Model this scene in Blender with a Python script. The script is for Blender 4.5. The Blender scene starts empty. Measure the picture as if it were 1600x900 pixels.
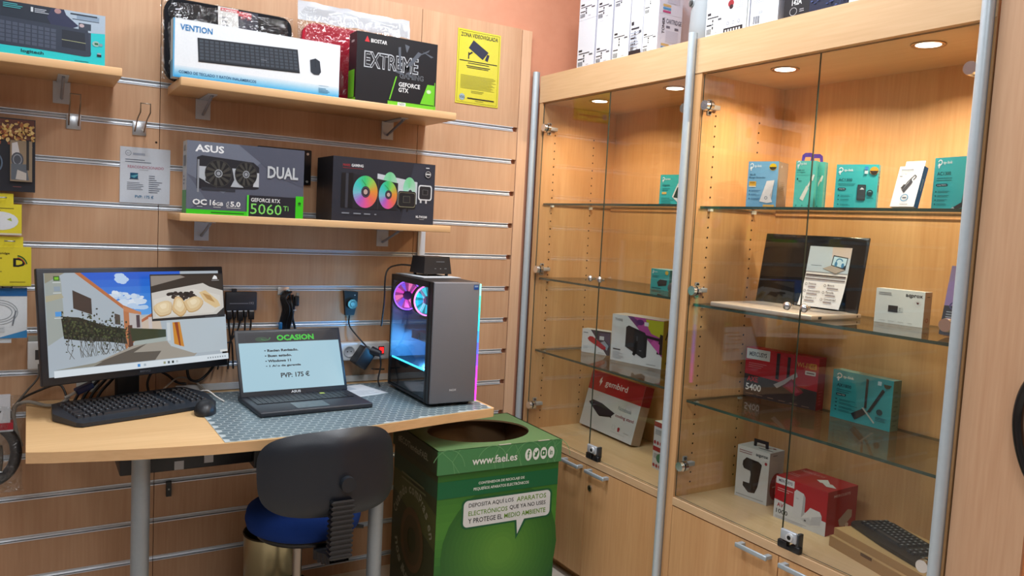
import bpy, bmesh, math, random
from mathutils import Matrix, Vector
from math import sin, cos, pi, radians as RD
random.seed(7)
SC = bpy.context.scene
COL = SC.collection
# ---------------------------------------------------------------- camera
def cam_matrix(loc, yaw, pitch, roll):
    cy, sy, cp, sp = cos(yaw), sin(yaw), cos(pitch), sin(pitch)
    f = Vector((sy*cp, cy*cp, sp)); r = Vector((cy, -sy, 0)); u = r.cross(f)
    R = cos(roll)*r + sin(roll)*u; U = -sin(roll)*r + cos(roll)*u
    m = Matrix((R, U, -f)).transposed().to_4x4(); m.translation = loc
    return m
cd = bpy.data.cameras.new('camera'); cam = bpy.data.objects.new('camera', cd); COL.objects.link(cam)
cd.sensor_width = 36; cd.lens = 27.737; cd.clip_start = .02
cam.matrix_world = cam_matrix((0, -2.781, 1.353), RD(31.662), RD(-4.561), RD(2.977))
SC.camera = cam
# ---------------------------------------------------------------- world, room lamps, exposure
W = bpy.data.worlds.new('world'); SC.world = W; W.use_nodes = True
W.node_tree.nodes['Background'].inputs[0].default_value = (.75, .85, 1, 1)
W.node_tree.nodes['Background'].inputs[1].default_value = .8
vs = SC.view_settings
vs.view_transform = 'Standard'; vs.look = 'None'; vs.gamma = 1; vs.use_curve_mapping = False
vs.exposure = -.3
SC.cycles.max_bounces = 8; SC.cycles.diffuse_bounces = 4; SC.cycles.glossy_bounces = 3; SC.cycles.transparent_max_bounces = 20
SC.cycles.sample_clamp_indirect = 6; SC.cycles.caustics_reflective = False; SC.cycles.caustics_refractive = False
CEIL = 2.75
# x, y centre, length in x, length in y, watts, colour of each ceiling panel
PANELS = [(1.32, -.95, .22, 1.1, 38, (.9, .95, 1)), (.27, -.95, .22, 1.1, 19, (.88, .94, 1)),
          (.3, -3.2, .6, 1.2, 34, (.86, .93, 1)), (-1.1, -1.6, .6, 1.2, 12, (.86, .93, 1))]
for px, py, lx, ly, wt, c in PANELS:
    L = bpy.data.lights.new('ceiling_panel_light', 'AREA'); L.shape = 'RECTANGLE'; L.size = lx; L.size_y = ly
    L.energy = wt; L.color = c
    o = bpy.data.objects.new('ceiling_panel_light', L); o.location = (px, py, CEIL-.045); COL.objects.link(o)
# ---------------------------------------------------------------- colours and materials
def lin(c):
    if isinstance(c, str):
        c = [int(c[i:i+2], 16) for i in (0, 2, 4)]
    r = []
    for x in c[:3]:
        x /= 255
        r.append(x/12.92 if x <= .04045 else ((x+.055)/1.055)**2.4)
    return (*r, 1)
MATS = {}
def new_mat(name):
    m = bpy.data.materials.new(name); m.use_nodes = True; MATS[name] = m
    n = m.node_tree.nodes; return m, n, m.node_tree.links, n['Principled BSDF']
def finish(name, rough, metal=0, coat=0, spec=.5, bump=0, bscale=200, vary=.05, gain=1):
    """colour comes with the mesh, the finish from here"""
    m, n, l, b = new_mat(name)
    a = n.new('ShaderNodeAttribute'); a.attribute_name = 'Col'
    g = n.new('ShaderNodeNewGeometry'); t = n.new('ShaderNodeTexNoise'); t.inputs['Scale'].default_value = bscale
    l.new(g.outputs['Position'], t.inputs['Vector'])
    mp = n.new('ShaderNodeMapRange'); mp.inputs['To Min'].default_value = gain*(1-vary); mp.inputs['To Max'].default_value = gain*(1+vary)
    l.new(t.outputs['Fac'], mp.inputs['Value'])
    vm = n.new('ShaderNodeVectorMath'); vm.operation = 'SCALE'
    l.new(a.outputs['Color'], vm.inputs[0]); l.new(mp.outputs['Result'], vm.inputs['Scale'])
    l.new(vm.outputs[0], b.inputs['Base Color'])
    b.inputs['Roughness'].default_value = rough; b.inputs['Metallic'].default_value = metal
    b.inputs['Coat Weight'].default_value = coat; b.inputs['Specular IOR Level'].default_value = spec
    if bump:
        bp = n.new('ShaderNodeBump'); bp.inputs['Strength'].default_value = bump; bp.inputs['Distance'].default_value = .002
        l.new(t.outputs['Fac'], bp.inputs['Height']); l.new(bp.outputs[0], b.inputs['Normal'])
    return m
finish('card', .42, spec=.4, gain=.8)
finish('paper', .75, spec=.2, gain=.85)
finish('plastic', .42, bump=.15, bscale=600)
finish('gloss', .16)
finish('fabric', .95, bump=.5, bscale=900, vary=.15, spec=.15)
finish('metal', .3, metal=1)
finish('chrome', .2, metal=1, vary=.01)
finish('alu', .42, metal=.35, bump=.03, bscale=80)
def emis(name, s):
    m, n, l, b = new_mat(name)
    a = n.new('ShaderNodeAttribute'); a.attribute_name = 'Col'
    l.new(a.outputs['Color'], b.inputs['Emission Color']); b.inputs['Emission Strength'].default_value = s
    b.inputs['Base Color'].default_value = (.01, .01, .01, 1); b.inputs['Roughness'].default_value = .3
emis('screen', 1.1); emis('led', 4); emis('fan', 2.4); emis('lamp', 14); emis('diffuser', 3)
def wood(name, light, dark, sc=(9, 9, .7), rough=.42, vary=.06):
    m, n, l, b = new_mat(name)
    g = n.new('ShaderNodeNewGeometry'); oi = n.new('ShaderNodeObjectInfo')
    ad = n.new('ShaderNodeVectorMath'); ad.operation = 'MULTIPLY_ADD'
    ad.inputs[1].default_value = (3, 5, 7)
    cx = n.new('ShaderNodeCombineXYZ')
    for k in range(3): l.new(oi.outputs['Random'], cx.inputs[k])
    l.new(cx.outputs[0], ad.inputs[0]); l.new(g.outputs['Position'], ad.inputs[2])
    def noise(s, det, dist):
        mp = n.new('ShaderNodeMapping'); mp.inputs['Scale'].default_value = s
        l.new(ad.outputs[0], mp.inputs['Vector'])
        t = n.new('ShaderNodeTexNoise'); t.inputs['Scale'].default_value = 1; t.inputs['Detail'].default_value = det
        t.inputs['Distortion'].default_value = dist; l.new(mp.outputs[0], t.inputs['Vector']); return t
    t1 = noise(sc, 3, .6); t2 = noise(tuple(x*14 if x > 2 else x*9 for x in sc), 2, .1)
    mx = n.new('ShaderNodeMix'); mx.inputs['Factor'].default_value = .38
    l.new(t1.outputs['Fac'], mx.inputs['A']); l.new(t2.outputs['Fac'], mx.inputs['B'])
    cr = n.new('ShaderNodeValToRGB'); cr.color_ramp.elements[0].position = .32; cr.color_ramp.elements[1].position = .68
    cr.color_ramp.elements[0].color = lin(dark); cr.color_ramp.elements[1].color = lin(light)
    l.new(mx.outputs['Result'], cr.inputs['Fac'])
    mr = n.new('ShaderNodeMapRange'); mr.inputs['To Min'].default_value = 1-vary; mr.inputs['To Max'].default_value = 1+vary
    l.new(oi.outputs['Random'], mr.inputs['Value'])
    vm = n.new('ShaderNodeVectorMath'); vm.operation = 'SCALE'
    l.new(cr.outputs['Color'], vm.inputs[0]); l.new(mr.outputs['Result'], vm.inputs['Scale'])
    l.new(vm.outputs[0], b.inputs['Base Color'])
    b.inputs['Roughness'].default_value = rough; b.inputs['Specular IOR Level'].default_value = .35
wood('beech_slat', (208, 168, 134), (190, 146, 112))
wood('beech_cab', (216, 170, 121), (197, 147, 98))
wood('beech_cab_h', (216, 182, 142), (199, 162, 121), (9, .7, 9))
wood('beech_desk', (220, 184, 136), (203, 164, 114), (.7, 9, 9))
wood('beech_edge', (220, 180, 134), (204, 162, 116), (.8, 9, 9))
wood('beech_pale', (222, 184, 152), (206, 164, 130))
def plaster(name, c, c2, sc=30, bump=.25):
    m, n, l, b = new_mat(name)
    g = n.new('ShaderNodeNewGeometry'); t = n.new('ShaderNodeTexNoise'); t.inputs['Scale'].default_value = sc; t.inputs['Detail'].default_value = 6
    l.new(g.outputs['Position'], t.inputs['Vector'])
    cr = n.new('ShaderNodeValToRGB'); cr.color_ramp.elements[0].color = lin(c2); cr.color_ramp.elements[1].color = lin(c)
    l.new(t.outputs['Fac'], cr.inputs['Fac']); l.new(cr.outputs[0], b.inputs['Base Color'])
    bp = n.new('ShaderNodeBump'); bp.inputs['Strength'].default_value = bump; bp.inputs['Distance'].default_value = .003
    l.new(t.outputs['Fac'], bp.inputs['Height']); l.new(bp.outputs[0], b.inputs['Normal'])
    b.inputs['Roughness'].default_value = .8
plaster('peach', (212, 150, 120), (203, 139, 109))
plaster('orange_plaster', (226, 150, 96), (206, 124, 74), 60, .8)
plaster('ceiling_white', (240, 238, 232), (232, 230, 224))
plaster('grey_wall', (168, 166, 164), (158, 156, 154))
plaster('floor_tile', (196, 186, 174), (178, 168, 156), 12, .1)
def glass(name, tint, ior=1.5, rough=0.0, extra=0.0):
    m, n, l, b = new_mat(name); n.remove(b); out = n['Material Output']
    t = n.new('ShaderNodeBsdfTransparent'); t.inputs[0].default_value = (*tint, 1)
    g = n.new('ShaderNodeBsdfGlossy'); g.inputs['Roughness'].default_value = rough
    f = n.new('ShaderNodeFresnel'); ge = n.new('ShaderNodeNewGeometry')
    im = n.new('ShaderNodeMapRange'); im.inputs['To Min'].default_value = ior; im.inputs['To Max'].default_value = 1/ior
    l.new(ge.outputs['Backfacing'], im.inputs['Value']); l.new(im.outputs['Result'], f.inputs['IOR'])   # same reflectance from both sides of a pane
    ad = n.new('ShaderNodeMath'); ad.operation = 'ADD'; ad.inputs[1].default_value = extra; ad.use_clamp = True
    l.new(f.outputs[0], ad.inputs[0])
    mx = n.new('ShaderNodeMixShader'); l.new(ad.outputs[0], mx.inputs[0]); l.new(t.outputs[0], mx.inputs[1]); l.new(g.outputs[0], mx.inputs[2])
    l.new(mx.outputs[0], out.inputs['Surface']); return m, n, l, g, ad
glass('glass_door', (.97, .985, .98), 1.42)
glass('glass_shelf', (.90, .94, .92), 1.52)
glass('glass_pc', (.8, .82, .86), 1.45)
m, n, l, g, ad = glass('film', (.94, .95, .95), 1.4, .1, .06)
gp = n.new('ShaderNodeNewGeometry'); tx = n.new('ShaderNodeTexNoise'); tx.inputs['Scale'].default_value = 16; tx.inputs['Detail'].default_value = 3; tx.inputs['Distortion'].default_value = 1.5
l.new(gp.outputs['Position'], tx.inputs['Vector'])
bp = n.new('ShaderNodeBump'); bp.inputs['Strength'].default_value = 1; bp.inputs['Distance'].default_value = .03
l.new(tx.outputs['Fac'], bp.inputs['Height']); l.new(bp.outputs[0], g.inputs['Normal'])
m, n, l, b = new_mat('glass_edge'); b.inputs['Base Color'].default_value = lin('3c4c44'); b.inputs['Roughness'].default_value = .12
# ---------------------------------------------------------------- mesh builder
BLK = (22, 23, 27); WHT = (236, 238, 242)
class MB:
    def __init__(s): s.v = []; s.f = []; s.c = []; s.m = []; s.sm = []
    def add(s, vs, fs, col=WHT, mat=0, smooth=False, M=None):
        o = len(s.v); s.v += [tuple(M @ Vector(p)) for p in vs] if M else [tuple(p) for p in vs]
        c = lin(col)
        for f in fs:
            s.f.append([i+o for i in f]); s.c.append(c); s.m.append(mat); s.sm.append(smooth)
        return s
    def box(s, x0, y0, z0, x1, y1, z1, col=WHT, mat=0, cols=None, M=None):
        v = [(x, y, z) for z in (z0, z1) for y in (y0, y1) for x in (x0, x1)]
        F = dict(u=(0, 2, 3, 1), t=(4, 5, 7, 6), f=(0, 1, 5, 4), b=(2, 6, 7, 3), l=(0, 4, 6, 2), r=(1, 3, 7, 5))
        for k, f in F.items():
            q = len(s.v)
            s.add([v[i] for i in f], [(0, 1, 2, 3)], (cols or {}).get(k, col), mat, False, M)
        return s
    def rbox(s, x0, y0, z0, x1, y1, z1, r, col=WHT, mat=0, seg=2, M=None, smooth=True):
        bm = bmesh.new(); bmesh.ops.create_cube(bm, size=1)
        for v in bm.verts: v.co = ((x0+x1)/2+v.co.x*(x1-x0), (y0+y1)/2+v.co.y*(y1-y0), (z0+z1)/2+v.co.z*(z1-z0))
        bmesh.ops.bevel(bm, geom=bm.edges[:], offset=r, segments=seg, profile=.5, affect='EDGES', clamp_overlap=True)
        bm.verts.index_update()
        s.add([v.co[:] for v in bm.verts], [[v.index for v in f.verts] for f in bm.faces], col, mat, smooth, M); bm.free(); return s
    def cyl(s, p0, p1, r0, r1=None, n=16, col=WHT, mat=0, caps=True, smooth=True, M=None):
        r1 = r0 if r1 is None else r1; p0 = Vector(p0); p1 = Vector(p1); d = (p1-p0).normalized()
        a = d.orthogonal().normalized(); b = d.cross(a)
        vs = []
        for p, r in ((p0, r0), (p1, r1)):
            vs += [p+(a*cos(2*pi*i/n)+b*sin(2*pi*i/n))*r for i in range(n)]
        s.add(vs, [(i, (i+1) % n, n+(i+1) % n, n+i) for i in range(n)], col, mat, smooth, M)
        if caps: s.add(vs[:n], [tuple(range(n))[::-1]], col, mat, False, M); s.add(vs[n:], [tuple(range(n))], col, mat, False, M)
        return s
    def tube(s, pts, r, n=8, col=WHT, mat=0, sub=5, M=None):
        P = [Vector(p) for p in pts]; path = []
        if sub > 1 and len(P) > 2:
            Q = [P[0]*2-P[1]]+P+[P[-1]*2-P[-2]]
            for i in range(1, len(Q)-2):
                for k in range(sub):
                    t = k/sub; a, b, c, d = Q[i-1:i+3]
                    path.append(.5*((2*b)+(c-a)*t+(2*a-5*b+4*c-d)*t*t+(3*b-a-3*c+d)*t**3))
            path.append(P[-1])
        else: path = P
        vs = []; ref = None
        for i, p in enumerate(path):
            d = (path[min(i+1, len(path)-1)]-path[max(i-1, 0)])
            d = d.normalized() if d.length > 1e-9 else Vector((0, 0, 1))
            a = (ref-d*ref.dot(d)) if ref else d.orthogonal()
            a = a.normalized() if a.length > 1e-6 else d.orthogonal().normalized()
            ref = a; b = d.cross(a)
            vs += [p+(a*cos(2*pi*k/n)+b*sin(2*pi*k/n))*r for k in range(n)]
        m = len(path)
        s.add(vs, [(i*n+k, i*n+(k+1) % n, (i+1)*n+(k+1) % n, (i+1)*n+k) for i in range(m-1) for k in range(n)], col, mat, True, M)
        s.add(vs[:n], [tuple(range(n))[::-1]], col, mat, False, M); s.add(vs[-n:], [tuple(range(n))], col, mat, False, M); return s
    def lathe(s, prof, c=(0, 0, 0), n=24, col=WHT, mat=0, smooth=True, M=None, sx=1, sy=1):
        vs = [(c[0]+r*cos(2*pi*k/n)*sx, c[1]+r*sin(2*pi*k/n)*sy, c[2]+z) for r, z in prof for k in range(n)]
        return s.add(vs, [(i*n+k, i*n+(k+1) % n, (i+1)*n+(k+1) % n, (i+1)*n+k) for i in range(len(prof)-1) for k in range(n)], col, mat, smooth, M)
    def prism(s, poly, z0, z1, col=WHT, mat=0, side=None, smat=None, M=None):
        n = len(poly); a = [(x, y, z0) for x, y in poly]; b = [(x, y, z1) for x, y in poly]
        s.add(b, [tuple(range(n))], col, mat, False, M); s.add(a, [tuple(range(n))[::-1]], col, mat, False, M)
        return s.add(a+b, [(i, (i+1) % n, n+(i+1) % n, n+i) for i in range(n)], side or col, mat if smat is None else smat, False, M)
    def build(s, name, mats='card', parent=None, loc=None, rot=None, label=None, kind=None):
        me = bpy.data.meshes.new(name); me.from_pydata(s.v, [], s.f)
        for mt in ([mats] if isinstance(mats, str) else mats): me.materials.append(MATS[mt])
        ca = me.color_attributes.new('Col', 'FLOAT_COLOR', 'CORNER')
        buf = []
        for p in me.polygons: buf += s.c[p.index]*p.loop_total
        ca.data.foreach_set('color', buf)
        me.polygons.foreach_set('material_index', s.m); me.polygons.foreach_set('use_smooth', s.sm); me.update()
        o = bpy.data.objects.new(name, me); COL.objects.link(o); o.parent = parent
        if loc: o.location = loc
        if rot: o.rotation_euler = rot
        if label: o['label'] = label
        if kind: o['kind'] = kind
        return o
def rrect(x0, y0, x1, y1, r, n=5):
    out = []
    for cx, cy, a0 in ((x1-r, y1-r, 0), (x0+r, y1-r, 90), (x0+r, y0+r, 180), (x1-r, y0+r, 270)):
        out += [(cx+r*cos(RD(a0+90*k/n)), cy+r*sin(RD(a0+90*k/n))) for k in range(n+1)]
    return out
_tc = {}
def text_geo(t, bold):
    if (t, bold) not in _tc:
        c = bpy.data.curves.new('t', 'FONT'); c.body = t; c.size = 1; c.resolution_u = 2; c.offset = bold; c.fill_mode = 'FRONT'
        o = bpy.data.objects.new('t', c); me = bpy.data.meshes.new_from_object(o)
        vs = [v.co.copy() for v in me.vertices]; fs = [tuple(p.vertices) for p in me.polygons]
        bpy.data.objects.remove(o); bpy.data.curves.remove(c); bpy.data.meshes.remove(me)
        x0 = min(v.x for v in vs); x1 = max(v.x for v in vs); y0 = min(v.y for v in vs); y1 = max(v.y for v in vs)
        _tc[t, bold] = ([((v.x-x0)/(x1-x0), (v.y-y0)/(y1-y0)) for v in vs], fs)
    return _tc[t, bold]
class Pr(MB):
    """flat print on a face: o origin, U right, V up, N outwards, w h size; coordinates are fractions of w, h"""
    def __init__(s, o, U, V, N, w=1, h=1, start=.0004, step=.00005):
        super().__init__(); s.o = Vector(o); s.U = Vector(U)*w; s.V = Vector(V)*h; s.N = Vector(N); s.k = start; s.st = step
    def put(s, pts, fs, col, mat=0):
        s.k += s.st; s.add([s.o+s.U*a+s.V*b+s.N*s.k for a, b in pts], fs, col, mat); return s
    def r(s, a, b, c, d, col, mat=0): return s.put([(a, b), (c, b), (c, d), (a, d)], [(0, 1, 2, 3)], col, mat)
    def p(s, pts, col, mat=0): return s.put(pts, [tuple(range(len(pts)))], col, mat)
    def e(s, cx, cy, rx, ry, col, n=18, mat=0): return s.p([(cx+rx*cos(2*pi*i/n), cy+ry*sin(2*pi*i/n)) for i in range(n)], col, mat)
    def rr(s, a, b, c, d, ru, rv, col, n=4):
        return s.p([(a+(c-a)*x, b+(d-b)*y) for x, y in [((p[0]), (p[1])) for p in [((q[0])/(1), q[1]) for q in _rr(ru/(c-a), rv/(d-b), n)]]], col)
    def ring(s, cx, cy, rx, ry, th, col, n=24, a0=0, a1=360):
        m = n+1; A = [RD(a0+(a1-a0)*i/n) for i in range(m)]
        pts = [(cx+rx*cos(a), cy+ry*sin(a)) for a in A]+[(cx+rx*(1-th)*cos(a), cy+ry*(1-th)*sin(a)) for a in A]
        return s.put(pts, [(i, i+1, m+i+1, m+i) for i in range(n)], col)
    def t(s, txt, a, b, c, d, col, bold=.012, rot=0, mat=0, shear=0):
        vs, fs = text_geo(txt, bold)
        if rot == 180: vs = [(1-x, 1-y) for x, y in vs]
        if rot == 90: vs = [(1-y, x) for x, y in vs]
        return s.put([(a+(c-a)*x, b+(d-b)*y+shear*x) for x, y in vs], fs, col, mat)
    def g(s, a, b, c, d, n, col, fill=.45, mn=.55):
        for i in range(n):
            y = b+(d-b)*(n-1-i)/n; s.r(a, y, a+(c-a)*random.uniform(mn, 1), y+(d-b)/n*fill, col)
        return s
    def line(s, pts, th, col, thv=None):
        for (a, b), (c, d) in zip(pts, pts[1:]):
            x, y = (c-a)*s.U.length, (d-b)*s.V.length; L = math.hypot(x, y) or 1
            nx, ny = -y/L*th/2/s.U.length, x/L*th/2/s.V.length
            s.p([(a+nx, b+ny), (a-nx, b-ny), (c-nx, d-ny), (c+nx, d+ny)], col)
        return s
    def conic(s, cx, cy, rx, ry, cols, n=32, r0=0):
        s.k += 2*s.st
        for i in range(n):
            f = i/n*len(cols); k = int(f); t = f-k; c = [cols[k][j]*(1-t)+cols[(k+1) % len(cols)][j]*t for j in range(3)]
            a0, a1 = 2*pi*i/n, 2*pi*(i+1)/n
            s.k -= s.st
            s.put([(cx+rx*r0*cos(a0), cy+ry*r0*sin(a0)), (cx+rx*cos(a0), cy+ry*sin(a0)), (cx+rx*cos(a1), cy+ry*sin(a1)), (cx+rx*r0*cos(a1), cy+ry*r0*sin(a1))], [(0, 1, 2, 3)], c)
        s.k += s.st; return s
    def keys(s, q, nu, nv, col, gap=.2, seed=1):
        rnd = random.Random(seed); s.k += 2*s.st
        def bl(x, y): return tuple((q[0][i]*(1-x)+q[1][i]*x)*(1-y)+(q[3][i]*(1-x)+q[2][i]*x)*y for i in (0, 1))
        for j in range(nv):
            i = 0
            while i < nu:
                wd = 1
                if j == 0 and i == nu//4: wd = max(1, nu//4)
                g = gap/2
                s.k -= s.st
                s.p([bl((i+g)/nu, (j+g)/nv), bl((i+wd-g)/nu, (j+g)/nv), bl((i+wd-g)/nu, (j+1-g)/nv), bl((i+g)/nu, (j+1-g)/nv)], col)
                i += wd
        s.k += s.st; return s
def _rr(a, b, n):
    out = []
    for cx, cy, a0 in ((1-a, 1-b, 0), (a, 1-b, 90), (a, b, 180), (1-a, b, 270)):
        out += [(cx+a*cos(RD(a0+90*k/n)), cy+b*sin(RD(a0+90*k/n))) for k in range(n+1)]
    return out
def tag(o, label, cat, group=None, kind=None):
    o['label'] = label; o['category'] = cat
    if group: o['group'] = group
    if kind: o['kind'] = kind
    return o
def thing(name, label, cat, loc=(0, 0, 0), rz=0, tilt=0, group=None):
    o = bpy.data.objects.new(name, None); COL.objects.link(o); o.empty_display_size = .05
    o.location = loc; o.rotation_euler = (-RD(tilt), 0, RD(rz)); return tag(o, label, cat, group)
def structure(o): o['kind'] = 'structure'; return o
class Carton:
    """a printed box: local x along the front, y into the depth, z up; front bottom left corner at loc"""
    def __init__(s, name, label, loc, rz, w, h, d, col, tilt=0, faces=None, group=None, mat='card', cat='box', body='carton'):
        s.e = thing(name, label, cat, loc, rz, tilt, group); s.w, s.h, s.d = w, h, d; s.mat = mat
        b = MB(); b.box(0, 0, 0, w, d, h, col, cols=faces); s.body = b.build(body, mat, s.e); s.n = {}
    def front(s, start=.0004): return Pr((0, 0, 0), (1, 0, 0), (0, 0, 1), (0, -1, 0), s.w, s.h, start)
    def left(s): return Pr((0, s.d, 0), (0, -1, 0), (0, 0, 1), (-1, 0, 0), s.d, s.h)
    def right(s): return Pr((s.w, 0, 0), (0, 1, 0), (0, 0, 1), (1, 0, 0), s.d, s.h)
    def top(s): return Pr((0, 0, s.h), (1, 0, 0), (0, 1, 0), (0, 0, 1), s.w, s.d)
    def done(s, p, name='front_print', mat=None): return p.build(name, mat or s.mat, s.e)
# ================================================================ the setting
RAILZ = [1.74-.13*k for k in range(14)]
wl = structure(MB().box(-2.3, .02, 0, 2.3, .14, CEIL).build('wall_left', 'peach'))
COLS = [(-1.3, .3585), (.3605, 1.2585), (1.2605, 1.70)]
for ci, (x0, x1) in enumerate(COLS):
    tops = [2.142]+[z-.0092 for z in RAILZ]; bots = [z+.0092 for z in RAILZ]+[.0]
    for k, (zt, zb) in enumerate(zip(tops, bots)):
        if k == 0: zt += (.006, .003, 0)[ci]
        MB().box(x0, 0, zb, x1, .02, zt).build('slat_board', 'beech_slat', wl)
    for z in RAILZ:
        r = MB(); c = (222, 228, 236)
        xe = x1 if ci < 2 else x1-.02
        r.box(x0, -.0018, z+.0062, xe, .019, z+.0092, c).box(x0, -.0018, z-.0092, xe, .019, z-.006, c)
        r.add([(x0, .007, z+.0062), (xe, .007, z+.0062), (xe, .001, z-.0035), (x0, .001, z-.0035), (x0, .012, z-.0035), (xe, .012, z-.0035), (xe, .012, z-.006), (x0, .012, z-.006)], [(3, 2, 1, 0), (2, 3, 4, 5), (7, 6, 5, 4)], (236, 241, 248))
        r.build('rail', 'alu', wl)
structure(MB().box(1.7025, -.004, 0, 1.747, .0195, 2.14).build('trim_1', 'beech_pale'))
wr = structure(MB().box(2.2, -4.8, 0, 2.32, .0195, CEIL).build('wall_right', 'peach'))
MB().box(1.79, -2.75, 0, 2.1995, -1.9, CEIL-.001).build('pier', 'orange_plaster', wr)
structure(MB().box(1.782, -1.985, 0, 1.7895, -1.832, CEIL-.001).build('trim_2', 'beech_slat'))
structure(MB().box(-2.3, -4.9, 0, 2.3, -4.8, CEIL).build('wall_back', 'grey_wall'))
structure(MB().box(-2.4, -4.8, 0, -2.3, .0195, CEIL).build('wall_side', 'grey_wall'))
structure(MB().box(-2.4, -4.9, -.1, 2.32, .14, 0).build('floor', 'floor_tile'))
structure(MB().box(-2.4, -4.9, CEIL, 2.32, .14, CEIL+.1).build('ceiling', 'ceiling_white'))
for i, (px, py, lx, ly, wt, c) in enumerate(PANELS):
    t = thing('ceiling_light', ['narrow ceiling light above the display cabinets', 'narrow ceiling light above the desk', 'wide ceiling light near the back wall', 'wide ceiling light beside the side wall'][i], 'light', (px, py, CEIL))
    MB().box(-lx/2-.02, -ly/2-.02, -.03, lx/2+.02, ly/2+.02, 0, WHT).build('frame', 'plastic', t)
    MB().box(-lx/2, -ly/2, -.034, lx/2, ly/2, -.0302, (255, 252, 246)).build('diffuser', 'diffuser', t)
# ---------------------------------------------------------------- display cabinets
ZW, ZC, ZT = .502, 1.855, 1.962
def cabinet(label, yl, W, shelves, posts, spots, mid):
    t = thing('display_cabinet', label, 'cabinet', (1.784, yl, 0), -90, group='beech glass-fronted display cabinets')
    D = .392
    for x in (0, W-.022): MB().box(x, .0, .0, x+.022, D, ZT).build('side_panel', 'beech_cab', t)
    MB().box(.022, D-.008, .06, W-.022, D, ZT).build('back_panel', 'beech_cab', t)
    MB().box(.022, .02, ZC-.004, W-.022, D-.008, ZC+.014).build('cabinet_ceiling', 'beech_cab_h', t)
    MB().box(.0, -.002, ZC, W, -.0002, ZT).box(.0225, 0, ZC, W-.0225, .018, ZT).build('cornice', 'beech_cab_h', t)
    MB().box(.0225, .019, ZT-.018, W-.0225, D-.009, ZT).build('roof_panel', 'beech_cab_h', t)
    MB().box(.0225, -.002, ZW-.024, W-.0225, D-.009, ZW).build('worktop', 'beech_cab_h', t)
    MB().box(.0225, .04, 0, W-.0225, .058, .043).build('plinth', 'beech_cab', t)
    for s in (0, 1):
        a, b = ((.0245, mid-.0015), (mid+.0015, W-.0245))[s]
        d = MB().box(a, -.001, .045, b, .017, ZW-.028).build('base_door', 'beech_cab', t)
        h = MB(); hx = mid-.135 if s == 0 else mid+.02
        h.rbox(hx, -.03, .455, hx+.115, -.022, .469, .003, (170, 182, 190))
        for q in (hx+.002, hx+.099): h.box(q, -.023, .457, q+.014, -.001, .467, (170, 182, 190))
        h.build('handle', 'alu', d)
        if s: MB().cyl((mid+.03, -.0012, .395), (mid+.03, -.006, .395), .011, col=(190, 190, 190)).box(mid+.0285, -.0065, .389, mid+.0315, -.006, .401, (30, 30, 30)).build('lock', 'chrome', d)
    for z in shelves:
        g = MB(); v = [(.026, .026), (W-.026, .026), (W-.026, .376), (.026, .376)]
        g.prism(v, z-.008, z, mat=0, smat=1); o = g.build('glass_shelf', ['glass_shelf', 'glass_edge'], t)
        for x in (.0222, W-.034):
            for y in (.07, .27): MB().box(x, y-.006, z-.014, x+.0118, y+.006, z-.0082, (220, 220, 215)).build('shelf_support', 'plastic', o)
    hz = (1.752, 1.177, .61)
    for s in (0, 1):
        a, b = ((.0265, mid-.001), (mid+.001, W-.0265))[s]
        g = MB(); pl = [(a, .004), (b, .004), (b, .008), (a, .008)]
        g.prism(pl, ZW+.006, ZC-.006, mat=1, smat=0)
        # narrow faces are the green edges, wide faces are clear
        for i, f in enumerate(g.f):
            zs = {round(g.v[k][1], 4) for k in f}; g.m[i] = 0 if len(zs) == 1 and len({round(g.v[k][0], 4) for k in f}) > 1 and len({round(g.v[k][2], 4) for k in f}) > 1 else 1
        d = g.build('glass_door', ['glass_door', 'glass_edge'], t)
        for z in hz:
            x = .046 if s == 0 else W-.046; q = .0222 if s == 0 else W-.0262; sg = 1 if s == 0 else -1
            h = MB().cyl((x, .0038, z), (x, -.007, z), .0165, .015, 20, (225, 228, 232)).cyl((x, .0092, z), (x, .022, z), .0165, .0165, 20, (205, 210, 215))
            h.rbox(q, .012, z-.007, q+.004+(.014 if s == 0 else 0), .07, z+.007, .0015, (180, 182, 186), 1).box(q, .03, z-.024, q+.004, .046, z+.024, (175, 178, 182), 1)
            h.cyl((q+sg*.004, .038, z+.017), (q+sg*.007, .038, z+.017), .005, col=(90, 90, 92)).cyl((q+sg*.004, .038, z-.017), (q+sg*.007, .038, z-.017), .005, col=(90, 90, 92))
            h.build('hinge', ['chrome', 'alu'], d)
        x = mid-.028 if s == 0 else mid+.028
        k = MB()
        Mx = Matrix.Translation((x, .0035, 1.172)) @ Matrix.Rotation(pi/2, 4, 'X')
        k.lathe([(.0055, 0), (.005, .008), (.0095, .012), (.012, .018), (.0105, .024), (.005, .028), (0, .029)], col=(215, 218, 222), M=Mx)
        k.build('knob', 'chrome', d)
    k = MB(); x = mid+.004
    k.rbox(x, -.008, ZW+.026, x+.052, .003, ZW+.056, .003, (186, 192, 200)).rbox(x+.046, -.002, ZW+.012, x+.056, .02, ZW+.054, .002, (60, 62, 66))
    k.cyl((x+.034, -.008, ZW+.041), (x+.034, -.014, ZW+.041), .012, .011, 20, (215, 218, 222)).cyl((x+.034, -.0142, ZW+.041), (x+.034, -.0148, ZW+.041), .006, col=(25, 25, 25))
    lk = k.build('door_lock', 'alu', t)
    k = MB().rbox(x-.012, -.004, ZW+.0005, x+.02, .014, ZW+.022, .004, BLK).rbox(x+.03, -.004, ZW+.0005, x+.062, .014, ZW+.02, .004, BLK).box(x-.004, -.002, ZW+.0003, x+.056, .012, ZW+.01, BLK)
    k.build('lock_foot', 'plastic', lk)
    h = MB()
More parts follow.
